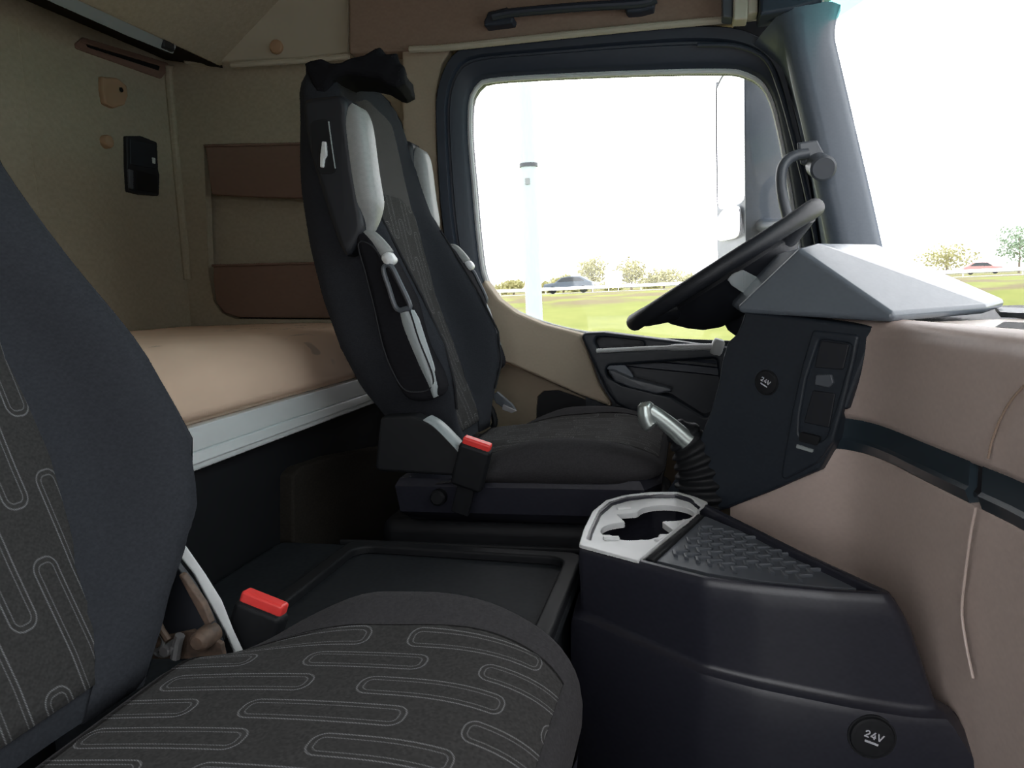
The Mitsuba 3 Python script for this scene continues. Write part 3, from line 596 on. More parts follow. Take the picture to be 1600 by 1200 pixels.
            add(ar + '__groove_strip', tube([A(x, z, 0.2875) for x, z in XZ([(-0.667, 1.4, 1.235), (-0.664, 1.4, 1.193), (-0.66, 1.4, 1.147)])], 0.0014, 6), 'grey_plastic')
        A = lambda x, z, y: P(x, q * y, z)
        o = curve(XZ([(-0.633, 1.4, 1.024), (-0.601, 1.4, 1.017), (-0.576, 1.4, 0.98), (-0.558, 1.4, 0.952), (-0.526, 1.4, 0.884), (-0.505, 1.4, 0.809), (-0.478, 1.4, 0.73), (-0.485, 1.4, 0.701), (-0.518, 1.4, 0.693), (-0.548, 1.4, 0.701), (-0.572, 1.4, 0.742), (-0.591, 1.4, 0.799), (-0.605, 1.4, 0.88), (-0.62, 1.4, 0.955)]), 80, True)
        pod = add(name + '__side_pod', slab([A(x, z, 0.283) for x, z in o], (0, -q * 0.07, 0), 0, 0.012, back_bevel=True), 'black_cloth', label='dark side pod')
        add(pod + '__piping', tube([A(x, z, 0.284) for x, z in (o - o.mean(0)) * 0.88 + o.mean(0)], 0.0016, 6, closed=True), 'piping_cloth')
        c1 = curve(XZ([(-0.631, 1.4, 1.022), (-0.606, 1.4, 1.018), (-0.587, 1.4, 1), (-0.572, 1.4, 0.979)]), 20)
        add(pod + '__cap', tube([A(x, z, 0.268) for x, z in c1], np.interp(np.linspace(0, 1, 20), [0, 0.4, 1], [0.005, 0.013, 0.015]), 12), 'grey_leather', label='pale grey shoulder cap')
        (rx, rz), = XZ([(-0.565, 1.4, 0.971)])
        add(pod + '__roller', rbox(A(rx, rz, 0.276), (0.026, 0.034, 0.022), 0.009, rot((0, 1, 0), 55)), 'silver_plastic', label='pale roller knob')
        loop = curve(XZ([(-0.575, 1.4, 0.953), (-0.56, 1.4, 0.958), (-0.544, 1.4, 0.927), (-0.525, 1.4, 0.881), (-0.534, 1.4, 0.875), (-0.553, 1.4, 0.876), (-0.566, 1.4, 0.916)]), 50, True)
        add(pod + '__handle', tube([A(x, z, 0.286) for x, z in loop], 0.0052, 8, closed=True), 'dark_grey_plastic', label='grey loop handle')
        st_ = curve(XZ([(-0.54, 1.4, 0.873), (-0.526, 1.4, 0.828), (-0.507, 1.4, 0.772), (-0.49, 1.4, 0.724), (-0.487, 1.4, 0.701)]), 22)
        add(pod + '__strip', loft([[A(x + w * math.cos(t), z + 0.4 * w * math.cos(t), 0.272 + 0.014 * math.sin(t)) for t in np.linspace(0, 2 * math.pi, 16, endpoint=False)]
             for (x, z), w in zip(st_, np.interp(np.linspace(0, 1, 22), [0, 0.15, 0.6, 0.9, 1], [0.014, 0.019, 0.015, 0.010, 0.004]))]), 'grey_plastic', smooth=60, label='tapering grey strip')
    # reclining gear between backrest and cushion on the inner side
    tag(name, lab, 'seat', 'truck seats')
    return P

def smooth01(t):
    t = min(1.0, max(0.0, t))
    return t * t * (3 - 2 * t)

P = seat('truck_seat', 1.685, 0.0, -1, "dark driver's seat with folded grey-padded armrests beside the steering wheel", (-0.404, 1.393, 0.609))
tg = 'truck_seat__belt_tongue'
add(tg, slab([(-0.499, 1.88, 0.637), (-0.485, 1.88, 0.647), (-0.447, 1.88, 0.614), (-0.437, 1.88, 0.597), (-0.464, 1.88, 0.601), (-0.489, 1.88, 0.617)], (0, 0.012, 0), 0.001, 0.002), 'dark_grey_plastic', label='grey belt tongue lying by the far side')
add(tg + '__plate', slab([(-0.469, 1.875, 0.615), (-0.433, 1.875, 0.598), (-0.447, 1.875, 0.592), (-0.473, 1.875, 0.602)], (0, 0.004, 0), 0.001, 0.001), 'steel')
add(tg + '__holder', tube(curve([(-0.507, 1.88, 0.611), (-0.498, 1.88, 0.593), (-0.494, 1.88, 0.568), (-0.5, 1.88, 0.554)], 10), 0.008, 8), 'black_rubber')
P = seat('truck_seat_001', 0.50, -0.045, 1, 'dark patterned passenger seat in the foreground beside the bunk rail', (-0.505, 0.79, 0.538), armrests=False, cushion_dz=0.035, taper=0.16, back_dx=-0.05, front_dx=-0.05)
# bare reclining gear seen between the passenger backrest and cushion
n = 'truck_seat_001__recliner_gear'
add(n, slab([(-0.632, 0.715, 0.506), (-0.609, 0.715, 0.554), (-0.577, 0.715, 0.609), (-0.566, 0.715, 0.62), (-0.545, 0.715, 0.593), (-0.526, 0.715, 0.558), (-0.516, 0.715, 0.526), (-0.512, 0.715, 0.507), (-0.537, 0.715, 0.498)], (0, 0.008, 0), 0.004, 0.002), 'black_plastic', label='bare metal reclining gear')
add(n + '__arm', slab([(-0.55, 0.7, 0.611), (-0.542, 0.7, 0.608), (-0.52, 0.7, 0.576), (-0.513, 0.7, 0.555), (-0.521, 0.7, 0.552), (-0.534, 0.7, 0.578)], (0, 0.008, 0), 0.002, 0.002), 'rusty_steel')
add(n + '__pivot', lathe([(0, 0.010), (0.007, 0.010), (0.011, 0.006), (0.012, 0.0), (0.012, -0.02)], (-0.526, 0.7, 0.536), (0, -1, 0), 20), 'rusty_steel', label='rusty pivot')
add(n + '__link', tube([(-0.549, 0.695, 0.542), (-0.553, 0.695, 0.533), (-0.558, 0.695, 0.515)], 0.0055, 8), 'steel')
add(n + '__bolt', lathe([(0, 0.01), (0.008, 0.01), (0.009, 0.0), (0.009, -0.01)], (-0.583, 0.695, 0.562), (0, -1, 0), 6), 'steel')
add(n + '__bolt', lathe([(0, 0.008), (0.006, 0.008), (0.007, 0.0), (0.007, -0.01)], (-0.566, 0.695, 0.525), (0, -1, 0), 6), 'steel')
add(n + '__spring', tube([tuple(np.array((-0.599, 0.69, 0.547)) + V(0.012 * math.cos(t) + 0.0016 * t, 0.0, 0.012 * math.sin(t) - 0.0009 * t)) for t in np.linspace(0, 6 * math.pi, 90)], 0.0022, 6), 'steel')
add(n + '__rod', tube([(-0.582, 0.69, 0.57), (-0.573, 0.69, 0.562), (-0.568, 0.69, 0.549), (-0.561, 0.69, 0.538)], 0.004, 8), 'rusty_steel')
add(n + '__bracket', slab([(-0.603, 0.71, 0.526), (-0.545, 0.71, 0.541), (-0.51, 0.71, 0.528), (-0.508, 0.71, 0.51), (-0.603, 0.71, 0.503)], (0, 0.006, 0), 0.003, 0.001), 'rusty_steel')

# black jacket bunched over the driver's headrest
def jacket():
    out = [(-0.763, 1.49, 1.377), (-0.743, 1.49, 1.382), (-0.72, 1.49, 1.382), (-0.701, 1.49, 1.371), (-0.679, 1.49, 1.371), (-0.655, 1.49, 1.378), (-0.629, 1.49, 1.38), (-0.605, 1.49, 1.39), (-0.595, 1.49, 1.392), (-0.584, 1.49, 1.379), (-0.56, 1.49, 1.377), (-0.557, 1.49, 1.358), (-0.544, 1.49, 1.348), (-0.541, 1.49, 1.317), (-0.558, 1.49, 1.309), (-0.579, 1.49, 1.316), (-0.597, 1.49, 1.33), (-0.632, 1.49, 1.34), (-0.667, 1.49, 1.345), (-0.696, 1.49, 1.335), (-0.709, 1.49, 1.312), (-0.73, 1.49, 1.314), (-0.744, 1.49, 1.338)]
    m = slab(out, (-0.03, 0.14, 0), 0.004, 0.012, back_bevel=True)
    m = m.subdivide().subdivide()
    d = meshkit.fbm(m.vertices * 16, 4, 3)[:, None] - 0.5
    e = meshkit.fbm(m.vertices * 16 + 9, 4, 8)[:, None] - 0.5
    m.vertices = m.vertices + np.hstack([d, 0.6 * e, d * e * 2]) * 0.022
    return m
add('jacket', jacket(), 'black_cloth', smooth=60, label="bunched black cloth draped over the top of the driver's backrest", cat='jacket')

# ------------------------------------------------------------------ engine tunnel with its mat, centre console
add('engine_tunnel__cover', rbox((-0.515, 1.07, 0.20), (0.63, 0.60, 0.44), 0.03), 'floor_mat')
add('engine_tunnel__side_step', cat(box(-0.82, -0.12, 1.375, 1.45, 0.0, 0.36, 0.02), box(-0.80, -0.12, 1.374, 1.41, 0.30, 0.395, 0.01)), 'black_rubber', label='black side step')
for yy, zz in ((1.345, 0.424), (1.372, 0.412), (1.40, 0.402)):
    add('engine_tunnel__rib', rbox((-0.28, yy, zz), (0.80, 0.010, 0.012), 0.004), 'black_rubber')
tag('engine_tunnel', 'black engine tunnel between the two seats', 'engine tunnel')
mt = lambda z, i: [(-0.63 + i, 0.80 + i, z), (-0.185 - i, 0.80 + i, z), (-0.185 - i, 1.265 - i, z), (-0.63 + i, 1.29 - i, z)]
add('tunnel_mat__pad', slab(mt(0.434, 0.0), (0, 0, -0.014), 0.03, 0.003), 'floor_mat')
add('tunnel_mat__rim', slab(mt(0.450, 0.0), (0, 0, -0.014), 0.03, 0.005, [mt(0.450, 0.028)]), 'black_rubber', label='raised rim')
tag('tunnel_mat', 'black rubber mat with a raised rim on the engine tunnel', 'floor mat')

plan = [(-0.167, 1.095, 0.52), (-0.17, 1.171, 0.52), (-0.168, 1.27, 0.52), (-0.153, 1.339, 0.52), (-0.124, 1.375, 0.52), (-0.079, 1.4, 0.52), (-0.027, 1.404, 0.52), (0.001, 1.375, 0.52), (0.028, 1.332, 0.52), (0.146, 1.116, 0.52), (0.233, 0.972, 0.52), (0.23, 0.957, 0.52), (0.162, 0.959, 0.52), (0.074, 0.971, 0.52), (0.011, 0.985, 0.52), (-0.074, 1.037, 0.52)]
plan = np.array(plan)
def plan_ring(poly, n=160):
    p = Polygon(poly[:, :2]).buffer(-0.006, quad_segs=6).buffer(0.012, quad_segs=6).buffer(-0.006, quad_segs=6)
    q = np.array(shapely.geometry.polygon.orient(p).exterior.coords)
    i = np.argmin(q[:, 0])
    q = np.vstack([q[i:-1], q[:i + 1]])
    return resample(q, n, True)
ring0 = plan_ring(plan)
def console():
    lev = [(0.0, 0.020, 0.26), (0.20, 0.020, 0.18), (0.30, 0.019, 0.12), (0.36, 0.018, 0.085), (0.402, 0.016, 0.062), (0.412, 0.013, 0.056), (0.416, 0.004, 0.053), (0.424, 0.001, 0.05), (0.47, 0.001, 0.022), (0.49, 0.002, 0.012), (0.508, 0.001, 0.003), (0.515, -0.001, 0.0), (0.519, -0.004, 0.0), (0.520, -0.008, 0.0), (0.519, -0.012, 0.0), (0.515, -0.014, 0.0), (0.43, -0.016, 0.0)]
    rings = []
    for z, o, e in lev:
        q = inset(ring0, -o)
        w = np.clip((q[:, 0] - 0.02) / 0.21, 0, 1) ** 2
        q = q + np.stack([e * w, 0.15 * e * w], 1)
        drop = 0.042 * np.clip((q[:, :1] + 0.15) / 0.40, 0, 1) * (1 if 0.25 < z < 0.43 and o > 0 else 0)
        rings.append(np.hstack([q, z - drop]))
    return loft(rings)
C = 'centre_console'
add(C + '__body', console(), 'console_plastic', smooth=38)
pl_ = plan_ring(np.array([(-0.157, 1.122, 0.514), (-0.158, 1.178, 0.514), (-0.156, 1.276, 0.514), (-0.144, 1.336, 0.514), (-0.113, 1.376, 0.514), (-0.033, 1.399, 0.514), (-0.007, 1.367, 0.514), (0.01, 1.316, 0.514), (0, 1.274, 0.514), (-0.071, 1.08, 0.514)]))
def cup_plate():
    a, b = (-0.047, 1.296, 0.514), (-0.1, 1.193, 0.514)
    hole = Point(a[0], a[1]).buffer(0.047).union(Point(b[0], b[1]).buffer(0.046))
    mid = Polygon(np.array([(-0.124, 1.282, 0.514), (-0.08, 1.297, 0.514), (-0.034, 1.196, 0.514), (-0.072, 1.155, 0.514)])[:, :2]).buffer(0.004)
    hole = hole.union(mid)
    for t in [(-0.118, 1.306, 0.514), (-0.012, 1.249, 0.514), (-0.131, 1.164, 0.514), (-0.118, 1.147, 0.514), (-0.048, 1.176, 0.514)]:
        hole = hole.difference(Point(t[0], t[1]).buffer(0.007))
    hole = hole.buffer(-0.004).buffer(0.008).buffer(-0.004)
    if hole.geom_type != 'Polygon':
        hole = max(hole.geoms, key=lambda g: g.area)
    h = resample(np.array(hole.exterior.coords), 120, True)
    out = np.hstack([pl_, np.full((len(pl_), 1), 0.514)])
    return slab(out, (0, 0, -0.010), 0, 0.002, [np.hstack([h, np.full((len(h), 1), 0.514)])])
add(C + '__cup_plate', cup_plate(), 'silver_plastic', label='pale grey cup holder plate with two joined openings')
for t, ang in zip([(-0.119, 1.314, 0.514), (-0.017, 1.238, 0.514), (-0.125, 1.149, 0.514), (-0.049, 1.154, 0.514)], (20, 70, 10, 60)):
    add(C + '__cup_plate__tab', rbox(V(*t) + V(0, 0, 0.001), (0.026, 0.012, 0.006), 0.003, rot((0, 0, 1), ang)), 'silver_plastic')
def rim_gloss():
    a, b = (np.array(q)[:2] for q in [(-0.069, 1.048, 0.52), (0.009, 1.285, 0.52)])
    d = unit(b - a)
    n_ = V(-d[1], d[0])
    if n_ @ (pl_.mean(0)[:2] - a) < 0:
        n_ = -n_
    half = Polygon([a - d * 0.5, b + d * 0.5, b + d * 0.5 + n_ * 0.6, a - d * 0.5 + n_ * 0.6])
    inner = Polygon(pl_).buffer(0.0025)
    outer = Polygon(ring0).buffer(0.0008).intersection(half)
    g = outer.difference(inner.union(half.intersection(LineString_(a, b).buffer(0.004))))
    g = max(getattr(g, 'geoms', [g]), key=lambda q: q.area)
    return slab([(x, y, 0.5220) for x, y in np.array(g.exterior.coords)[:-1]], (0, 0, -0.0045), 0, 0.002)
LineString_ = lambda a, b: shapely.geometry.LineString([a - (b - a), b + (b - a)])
add(C + '__cup_plate__rim', rim_gloss(), 'silver_plastic')  # pale piece paints the gloss on the left console rim
add(C + '__cup_well', lathe([(0.0, 0), (0.12, 0), (0.12, 0.004), (0, 0.004)], V(-0.07, 1.26, 0.432), (0, 0, 1)), 'black_rubber', label='black cup well')
add(C + '__divider', slab([(-0.069, 1.073, 0.513), (0.006, 1.3, 0.513), (0.016, 1.29, 0.513), (-0.056, 1.063, 0.513)], (0, 0, -0.02), 0.002, 0.002), 'black_rubber', label='black divider strip')
matp = [(-0.057, 1.077, 0.509), (0.018, 1.3, 0.509), (0.065, 1.234, 0.509), (0.233, 1.003, 0.509), (0.169, 1.002, 0.509), (0.085, 1.015, 0.509), (0.02, 1.033, 0.509)]
add(C + '__tray_mat', slab(matp, (0, 0, -0.02), 0.003, 0.001), 'dark_grey_plastic', label='grey tray mat with raised chevrons')
area = Polygon(np.array(matp)[:, :2]).buffer(-0.005)
o0, u0 = np.array((-0.024, 1.181, 0.509))[:2], np.array((0.203, 1.018, 0.509))[:2]
u0 = unit(u0 - o0)
v0 = V(-u0[1], u0[0])
for i in range(-1, 20):
    for j in range(-4, 5):
        c = o0 + u0 * (0.0195 * i) + v0 * (0.030 * j)
        if i * 0.0195 > 0.225 or not area.contains(Point(*c)):
            continue
        zig = [c + v0 * a + u0 * b for a, b in ((-0.013, 0.006), (0.0, -0.006), (0.013, 0.006), (0.013, 0.0135), (0.0, 0.0015), (-0.013, 0.0135))]
        if not all(area.contains(Point(*q)) for q in zig):
            continue
        add(C + '__tray_mat__rib', slab([(q[0], q[1], 0.5135) for q in zig], (0, 0, -0.005), 0, 0.0018), 'dark_grey_plastic', smooth=False)
def badge(parent, c, n, up, r, h):
    """a round cap, marked 24V over a short bar"""
    n = unit(n)
    x = unit(np.cross(up, n)); y = np.cross(n, x)
    R = np.stack([x, y, n], 1)
    k = add(parent, lathe([(0, 0.004), (r * 0.8, 0.004), (r * 0.95, 0.003), (r, 0), (r * 1.08, 0.0), (r * 1.1, -0.004)], c, n, 32), 'black_rubber', label='round socket cap marked 24V')
    t = meshkit.text_mesh('24V', h, 0.0008, True)
    t.vertices -= V(t.bounds[:, 0].mean(), 0, 0)
    b = trimesh.creation.box((h * 1.9, h * 0.32, 0.0008))
    b.vertices += V(0, -h * 0.6, 0.0004)
    m = trimesh.util.concatenate([t, b])
    m.vertices = m.vertices @ R.T + np.asarray(c) + n * 0.0042
    add(k + '__marking', m, 'white_print', smooth=False, label='white marking')
cn = (0.207, 0.947, 0.343)
badge(C + '__socket_cap', np.array(cn), (0.04, -1, 0.02), (0.35, 0, 1), 0.026, 0.0085)
tag(C, 'wedge-shaped black centre console with pale cup holder plate and ribbed tray', 'centre console')

# ------------------------------------------------------------------ dashboard
DB = 'dashboard'
face = [(-0.12, 1.525), (0.0, 1.435), (0.10, 1.360), (0.18, 1.298), (0.240, 1.264), (0.272, 1.196), (0.296, 1.07), (0.321, 0.94), (0.332, 0.88), (0.345, 0.75), (0.355, 0.60), (0.362, 0.30), (0.362, -0.06)]
face = curve([(a, b, 0) for a, b in face], 70)[:, :2]
fn = np.gradient(face, axis=0)
fn = np.stack([-np.abs(fn[:, 1]), -np.abs(fn[:, 0])], 1)
fn /= np.linalg.norm(fn, axis=1, keepdims=True)            # towards the cabin
up0 = int(np.argmax(face[:, 1] < 1.30))
lo0 = int(np.argmax(face[:, 1] < 1.392))
mid0 = int(np.argmax(face[:, 1] < 0.948))
def strip(prof, i0=0, i1=70, th=0.01):
    """prof: rows (out, z): distance out of the dashboard's face, and height"""
    return sheet([[(*(face[i] + fn[i] * o), z) for i in range(i0, i1)] for o, z in prof], th)
add(DB + '__upper_panel', strip([(-0.02, 0.688), (-0.002, 0.689), (0.0, 0.693), (0.001, 0.72), (0.002, 0.77), (0.001, 0.808), (-0.002, 0.818), (-0.009, 0.8235), (-0.03, 0.825)], up0), 'beige_dash', smooth=50, label='beige upper panel')
add(DB + '__trim_band', strip([(-0.02, 0.636), (-0.004, 0.638), (-0.003, 0.644), (-0.0075, 0.650), (-0.008, 0.684), (-0.02, 0.688)], up0, mid0), 'band_plastic', smooth=40, label='black band across the beige panels')
add(DB + '__trim_band', strip([(-0.02, 0.636), (-0.004, 0.638), (-0.003, 0.644), (-0.0075, 0.650), (-0.008, 0.684), (-0.02, 0.688)], mid0, 70), 'band_plastic', smooth=40)
add(DB + '__lower_panel', strip([(-0.02, 0.632), (0.002, 0.631), (0.004, 0.626), (0.004, 0.60), (0.006, 0.50), (0.004, 0.40), (-0.004, 0.30), (-0.02, 0.22), (-0.06, 0.12), (-0.12, 0.04)], lo0), 'beige_dash', smooth=50, label='beige lower panel')
sm = lambda pts: curve(pts, 30)
add(DB + '__upper_panel__seam', tube(sm([(0.322, 0.854, 0.785), (0.318, 0.874, 0.767), (0.315, 0.892, 0.744), (0.312, 0.904, 0.718), (0.311, 0.91, 0.698)]), 0.0013, 6), 'roof_side')
add(DB + '__lower_panel__seam', tube(sm([(0.307, 0.93, 0.638), (0.305, 0.939, 0.6), (0.304, 0.948, 0.551), (0.303, 0.952, 0.506), (0.305, 0.94, 0.469), (0.308, 0.925, 0.438)]), 0.0018, 8), 'beige_dash')
i_top = list(range(up0, 70, 2)) + [69]
add(DB + '__top', sheet([[(*(face[i] * (1 - t) + t * V(0.62, face[i][1])), 0.8245 + 0.004 * t) for i in i_top] for t in np.linspace(0.02, 1, 8)], -0.02), 'dash_top_lit', smooth=50, label='beige dashboard top')
add(DB + '__defroster_slot', slab([(0.376, 1.09, 0.829), (0.422, 1.193, 0.829), (0.45, 1.123, 0.829), (0.392, 0.976, 0.829)], (0, 0, -0.004), 0.002, 0), 'black_rubber', label='dark defroster slot')
add(DB + '__defroster_rim', slab([(0.527, 1.532, 0.828), (0.553, 1.338, 0.828), (0.499, 1.207, 0.828), (0.461, 1.319, 0.828)], (0, 0, 0.008), 0.002, 0.002), 'dark_grey_plastic')

# black side of the centre stack
N = V(-0.6, -0.8, 0)
st = [(0.087, 1.346, 0.852), (0.081, 1.351, 0.83), (0.073, 1.357, 0.811), (0.059, 1.367, 0.797), (0.051, 1.373, 0.769), (0.043, 1.379, 0.723), (0.029, 1.39, 0.671), (0.008, 1.405, 0.615), (-0.025, 1.43, 0.556), (-0.057, 1.454, 0.5), (0.04, 1.382, 0.492), (0.061, 1.366, 0.505), (0.126, 1.317, 0.549), (0.193, 1.267, 0.597), (0.214, 1.251, 0.649), (0.219, 1.247, 0.698), (0.228, 1.241, 0.699), (0.265, 1.213, 0.824)]
add(DB + '__centre_stack', slab(st, (0.018, 0.024, 0), 0.004, 0.006), 'dash_black', label='black side of the centre stack')
add(DB + '__stack_body', slab([(0.13, 1.36, 0.81), (0.03, 1.44, 0.63), (0.01, 1.46, 0.50), (0.20, 1.32, 0.50), (0.24, 1.29, 0.81)], (0.24, 0.24, 0), 0, 0.0), 'black_plastic')
p_ = lambda q, o=0.0: np.array(q) + N * o
rec = [(0.186, 1.272, 0.82), (0.245, 1.228, 0.813), (0.24, 1.232, 0.778), (0.225, 1.243, 0.699), (0.213, 1.252, 0.647), (0.194, 1.266, 0.611), (0.142, 1.305, 0.569), (0.146, 1.302, 0.605), (0.159, 1.293, 0.691), (0.172, 1.282, 0.765)]
add(DB + '__centre_stack__switch_frame', slab(p_(rec, 0.006), (0.006, 0.008, 0), 0.006, 0.004, [[(0.195, 1.265, 0.806), (0.236, 1.234, 0.8), (0.23, 1.239, 0.763), (0.216, 1.25, 0.698), (0.205, 1.258, 0.654), (0.196, 1.264, 0.644), (0.168, 1.286, 0.651), (0.169, 1.285, 0.682), (0.178, 1.278, 0.744)]]), 'dash_black')
add(DB + '__centre_stack__switch', slab(p_([(0.19, 1.269, 0.75), (0.21, 1.254, 0.752), (0.213, 1.252, 0.739), (0.207, 1.256, 0.731), (0.188, 1.27, 0.734)], 0.004), (0.006, 0.008, 0), 0.002, 0.002), 'dark_grey_plastic')
add(DB + '__centre_stack__switch', slab(p_([(0.195, 1.265, 0.804), (0.232, 1.238, 0.799), (0.224, 1.243, 0.76), (0.187, 1.271, 0.761)], 0.002), (0.006, 0.008, 0), 0.003, 0.002), 'black_plastic')
add(DB + '__centre_stack__switch', slab(p_([(0.185, 1.273, 0.725), (0.215, 1.25, 0.723), (0.207, 1.256, 0.668), (0.173, 1.282, 0.672)], 0.002), (0.006, 0.008, 0), 0.003, 0.002), 'black_plastic')
add(DB + '__centre_stack__socket', slab(p_([(0.17, 1.284, 0.657), (0.197, 1.264, 0.653), (0.194, 1.266, 0.638), (0.168, 1.285, 0.642)], 0.007), (0.006, 0.008, 0), 0.003, 0.001), 'black_rubber')
add(DB + '__centre_stack__socket_lip', slab(p_([(0.167, 1.287, 0.637), (0.189, 1.27, 0.632), (0.188, 1.27, 0.627), (0.166, 1.287, 0.631)], 0.010), (0.006, 0.008, 0), 0.001, 0.001), 'grey_plastic', label='pale socket lip')
badge(DB + '__centre_stack__socket_cap', p_((0.12, 1.322, 0.732), 0.001), N, (0.42, -0.32, 1), 0.020, 0.0070)
# instrument hood
hp = [V(0.087, 1.345, 0.856), V(0.278, 1.200, 0.842), V(0.445, 1.355, 0.842), V(0.498, 1.44, 0.846), V(0.50, 1.93, 0.85), V(0.087, 1.93, 0.86), V(0.170, 1.300, 0.938), V(0.20, 1.335, 0.946), V(0.345, 1.615, 0.950), V(0.345, 1.93, 0.95), V(0.16, 1.93, 0.942)]
sph = trimesh.creation.icosphere(2, 0.009).vertices
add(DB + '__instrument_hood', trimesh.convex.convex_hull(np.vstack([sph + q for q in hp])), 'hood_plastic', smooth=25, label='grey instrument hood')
add(DB + '__driver_side', cat(rbox((0.55, 1.70, 0.565), (0.50, 0.82, 0.50), 0.03), rbox((0.53, 1.76, 0.25), (0.5, 0.72, 0.5), 0.03)), 'black_plastic', label="black driver's side of the dashboard")
tag(DB, 'beige dashboard with black centre stack, grey instrument hood and black band', 'dashboard')

# ------------------------------------------------------------------ steering wheel
W = 'steering_wheel'
wc = np.array((0.063, 1.685, 0.931))
t31 = math.radians(31.0)
wx, wy, wn = V(math.cos(t31), 0, math.sin(t31)), V(0, 1, 0), V(-math.sin(t31), 0, math.cos(t31))
a = np.linspace(0, 2 * math.pi, 96, endpoint=False)
Rw = 0.211
rr = 0.0165 + 0.0025 * np.clip(np.cos(2 * a + 0.3), 0, 1)
add(W + '__rim', tube(wc + Rw * (np.cos(a)[:, None] * wx + np.sin(a)[:, None] * wy), rr, 16, closed=True), 'black_plastic', smooth=60, label='black leather-look rim')
add(W + '__hub', lathe([(0, 0.002), (0.10, 0.000), (0.145, -0.004), (0.160, -0.012), (0.162, -0.024), (0.150, -0.045), (0.125, -0.072), (0.10, -0.092), (0.07, -0.105), (0, -0.11)], wc, wn, 56), 'black_plastic')
for q in (28, 152, 208, 332):
    d = math.cos(math.radians(q)) * wx + math.sin(math.radians(q)) * wy
    e = np.cross(wn, d)
    k0, k1 = wc + d * 0.08 - wn * 0.040, wc + d * (Rw - 0.004) - wn * 0.002
    mid = wc + d * 0.15 - wn * 0.022
    pp = curve([k0, mid, k1], 12)
    wd = np.linspace(0.055, 0.036, 12)
    add(W + '__spoke', loft([[p + e * w * math.cos(t) + wn * 0.020 * math.sin(t) for t in np.linspace(0, 2 * math.pi, 14, endpoint=False)] for p, w in zip(pp, wd)]), 'black_plastic', smooth=60)
tag(W, "black steering wheel seen edge-on in front of the driver's window", 'steering wheel')
SC = 'steering_column'
lo = wc - wn * 0.125
add(SC + '__shroud', loft([[p + wx * u * math.cos(t) * 1.0 + wy * 0.8 * u * math.sin(t) for t in np.linspace(0, 2 * math.pi, 28, endpoint=False)]
    for p, u in ((wc - wn * 0.075 + wx * 0.02, 0.03), (wc - wn * 0.078 + wx * 0.02, 0.075), (wc - wn * 0.12 + wx * 0.03, 0.088), (wc - wn * 0.22 + wx * 0.07, 0.09), (wc - wn * 0.34 + wx * 0.13, 0.08), (wc - wn * 0.36 + wx * 0.14, 0.03))]), 'black_plastic', smooth=50)
add(SC + '__stalk', loft([[np.array(c) + V(0, 0, 1) * h * math.sin(t) + V(0.9, 0.43, 0) * 0.008 * math.cos(t) for t in np.linspace(0, 2 * math.pi, 16, endpoint=False)]
    for c, h in (((0.074, 1.5, 0.904), 0.004), ((0.078, 1.5, 0.903), 0.012), ((0.094, 1.5, 0.9), 0.021), ((0.118, 1.52, 0.891), 0.017), ((0.154, 1.6, 0.874), 0.012))]), 'grey_plastic', smooth=60, label='grey control stalk')
tag(SC, 'black steering column shroud with a grey stalk behind the wheel', 'steering column')

# ------------------------------------------------------------------ gear lever in its bellows
L = 'gear_lever'
add(L + '__arm', tube(curve([(-0.08, 1.402, 0.675), (-0.059, 1.405, 0.66), (-0.037, 1.408, 0.641), (-0.009, 1.411, 0.614)], 16), np.linspace(0.014, 0.018, 16), 14), 'lever_metal')
hd = [(-0.084, 1.403, 0.689), (-0.083, 1.402, 0.682), (-0.082, 1.401, 0.666), (-0.079, 1.4, 0.652), (-0.072, 1.4, 0.642)]
add(L + '__grip', tube(curve(hd, 20), np.interp(np.linspace(0, 1, 20), [0, 0.12, 0.5, 0.9, 1], [0.009, 0.0150, 0.0165, 0.0155, 0.008]), 16), 'lever_metal')
bp = curve([(-0.04, 1.428, 0.637), (-0.019, 1.431, 0.622), (0.002, 1.432, 0.595), (0.019, 1.431, 0.55), (0.024, 1.425, 0.491)], 60)
add(L + '__bellows', tube(bp, np.interp(np.linspace(0, 1, 60), [0, 0.06, 0.35, 0.7, 1], [0.014, 0.024, 0.042, 0.052, 0.055]) * (1 + 0.09 * np.sign(np.sin(np.linspace(0, 1, 60) * 7 * 2 * math.pi)) * np.abs(np.sin(np.linspace(0, 1, 60) * 7 * 2 * math.pi)) ** 0.6), 22), 'black_rubber', smooth=50, label='black ribbed bellows')
tag(L, "silver grey lever in black bellows between the driver's seat and the centre stack", 'lever')

# ------------------------------------------------------------------ outside the driver's window
M = 'door_mirror'
mf = unit(V(-0.96, -0.28, 0.0))          # the way the glass looks
mx = unit(np.cross(V(0, 0, 1), mf))      # across the glass, away from the cab
def mirror_outline(z0, z1, w0, w1, c, off):
    q = curve([(w0 + 0.01, z0), (w0, z0 + 0.05), (w0, z1 - 0.05), (w0 + 0.01, z1), ((w0 + w1) / 2, z1 + 0.012), (w1 - 0.02, z1 - 0.01), (w1, z1 - 0.05), (w1, z0 + 0.05), (w1 - 0.015, z0), ((w0 + w1) / 2, z0 - 0.008)], 60, True)
    return [c + mx * a + V(0, 0, b) + mf * off for a, b in q]
mc = np.array((0.147, 2.42, 0.893)) * V(1, 1, 0)
sg = 1.0 if mx[1] > 0 else -1.0
mx = mx * sg
add(M + '__housing', slab(mirror_outline(0.88, 1.53, -0.055, 0.20, mc, 0.0055), -mf * 0.13 + V(0.02, 0, 0), 0, 0.002, [mirror_outline(1.135, 1.523, -0.047, 0.1985, mc, 0.0055)], smooth=0, back_bevel=True), 'pillar_plastic')
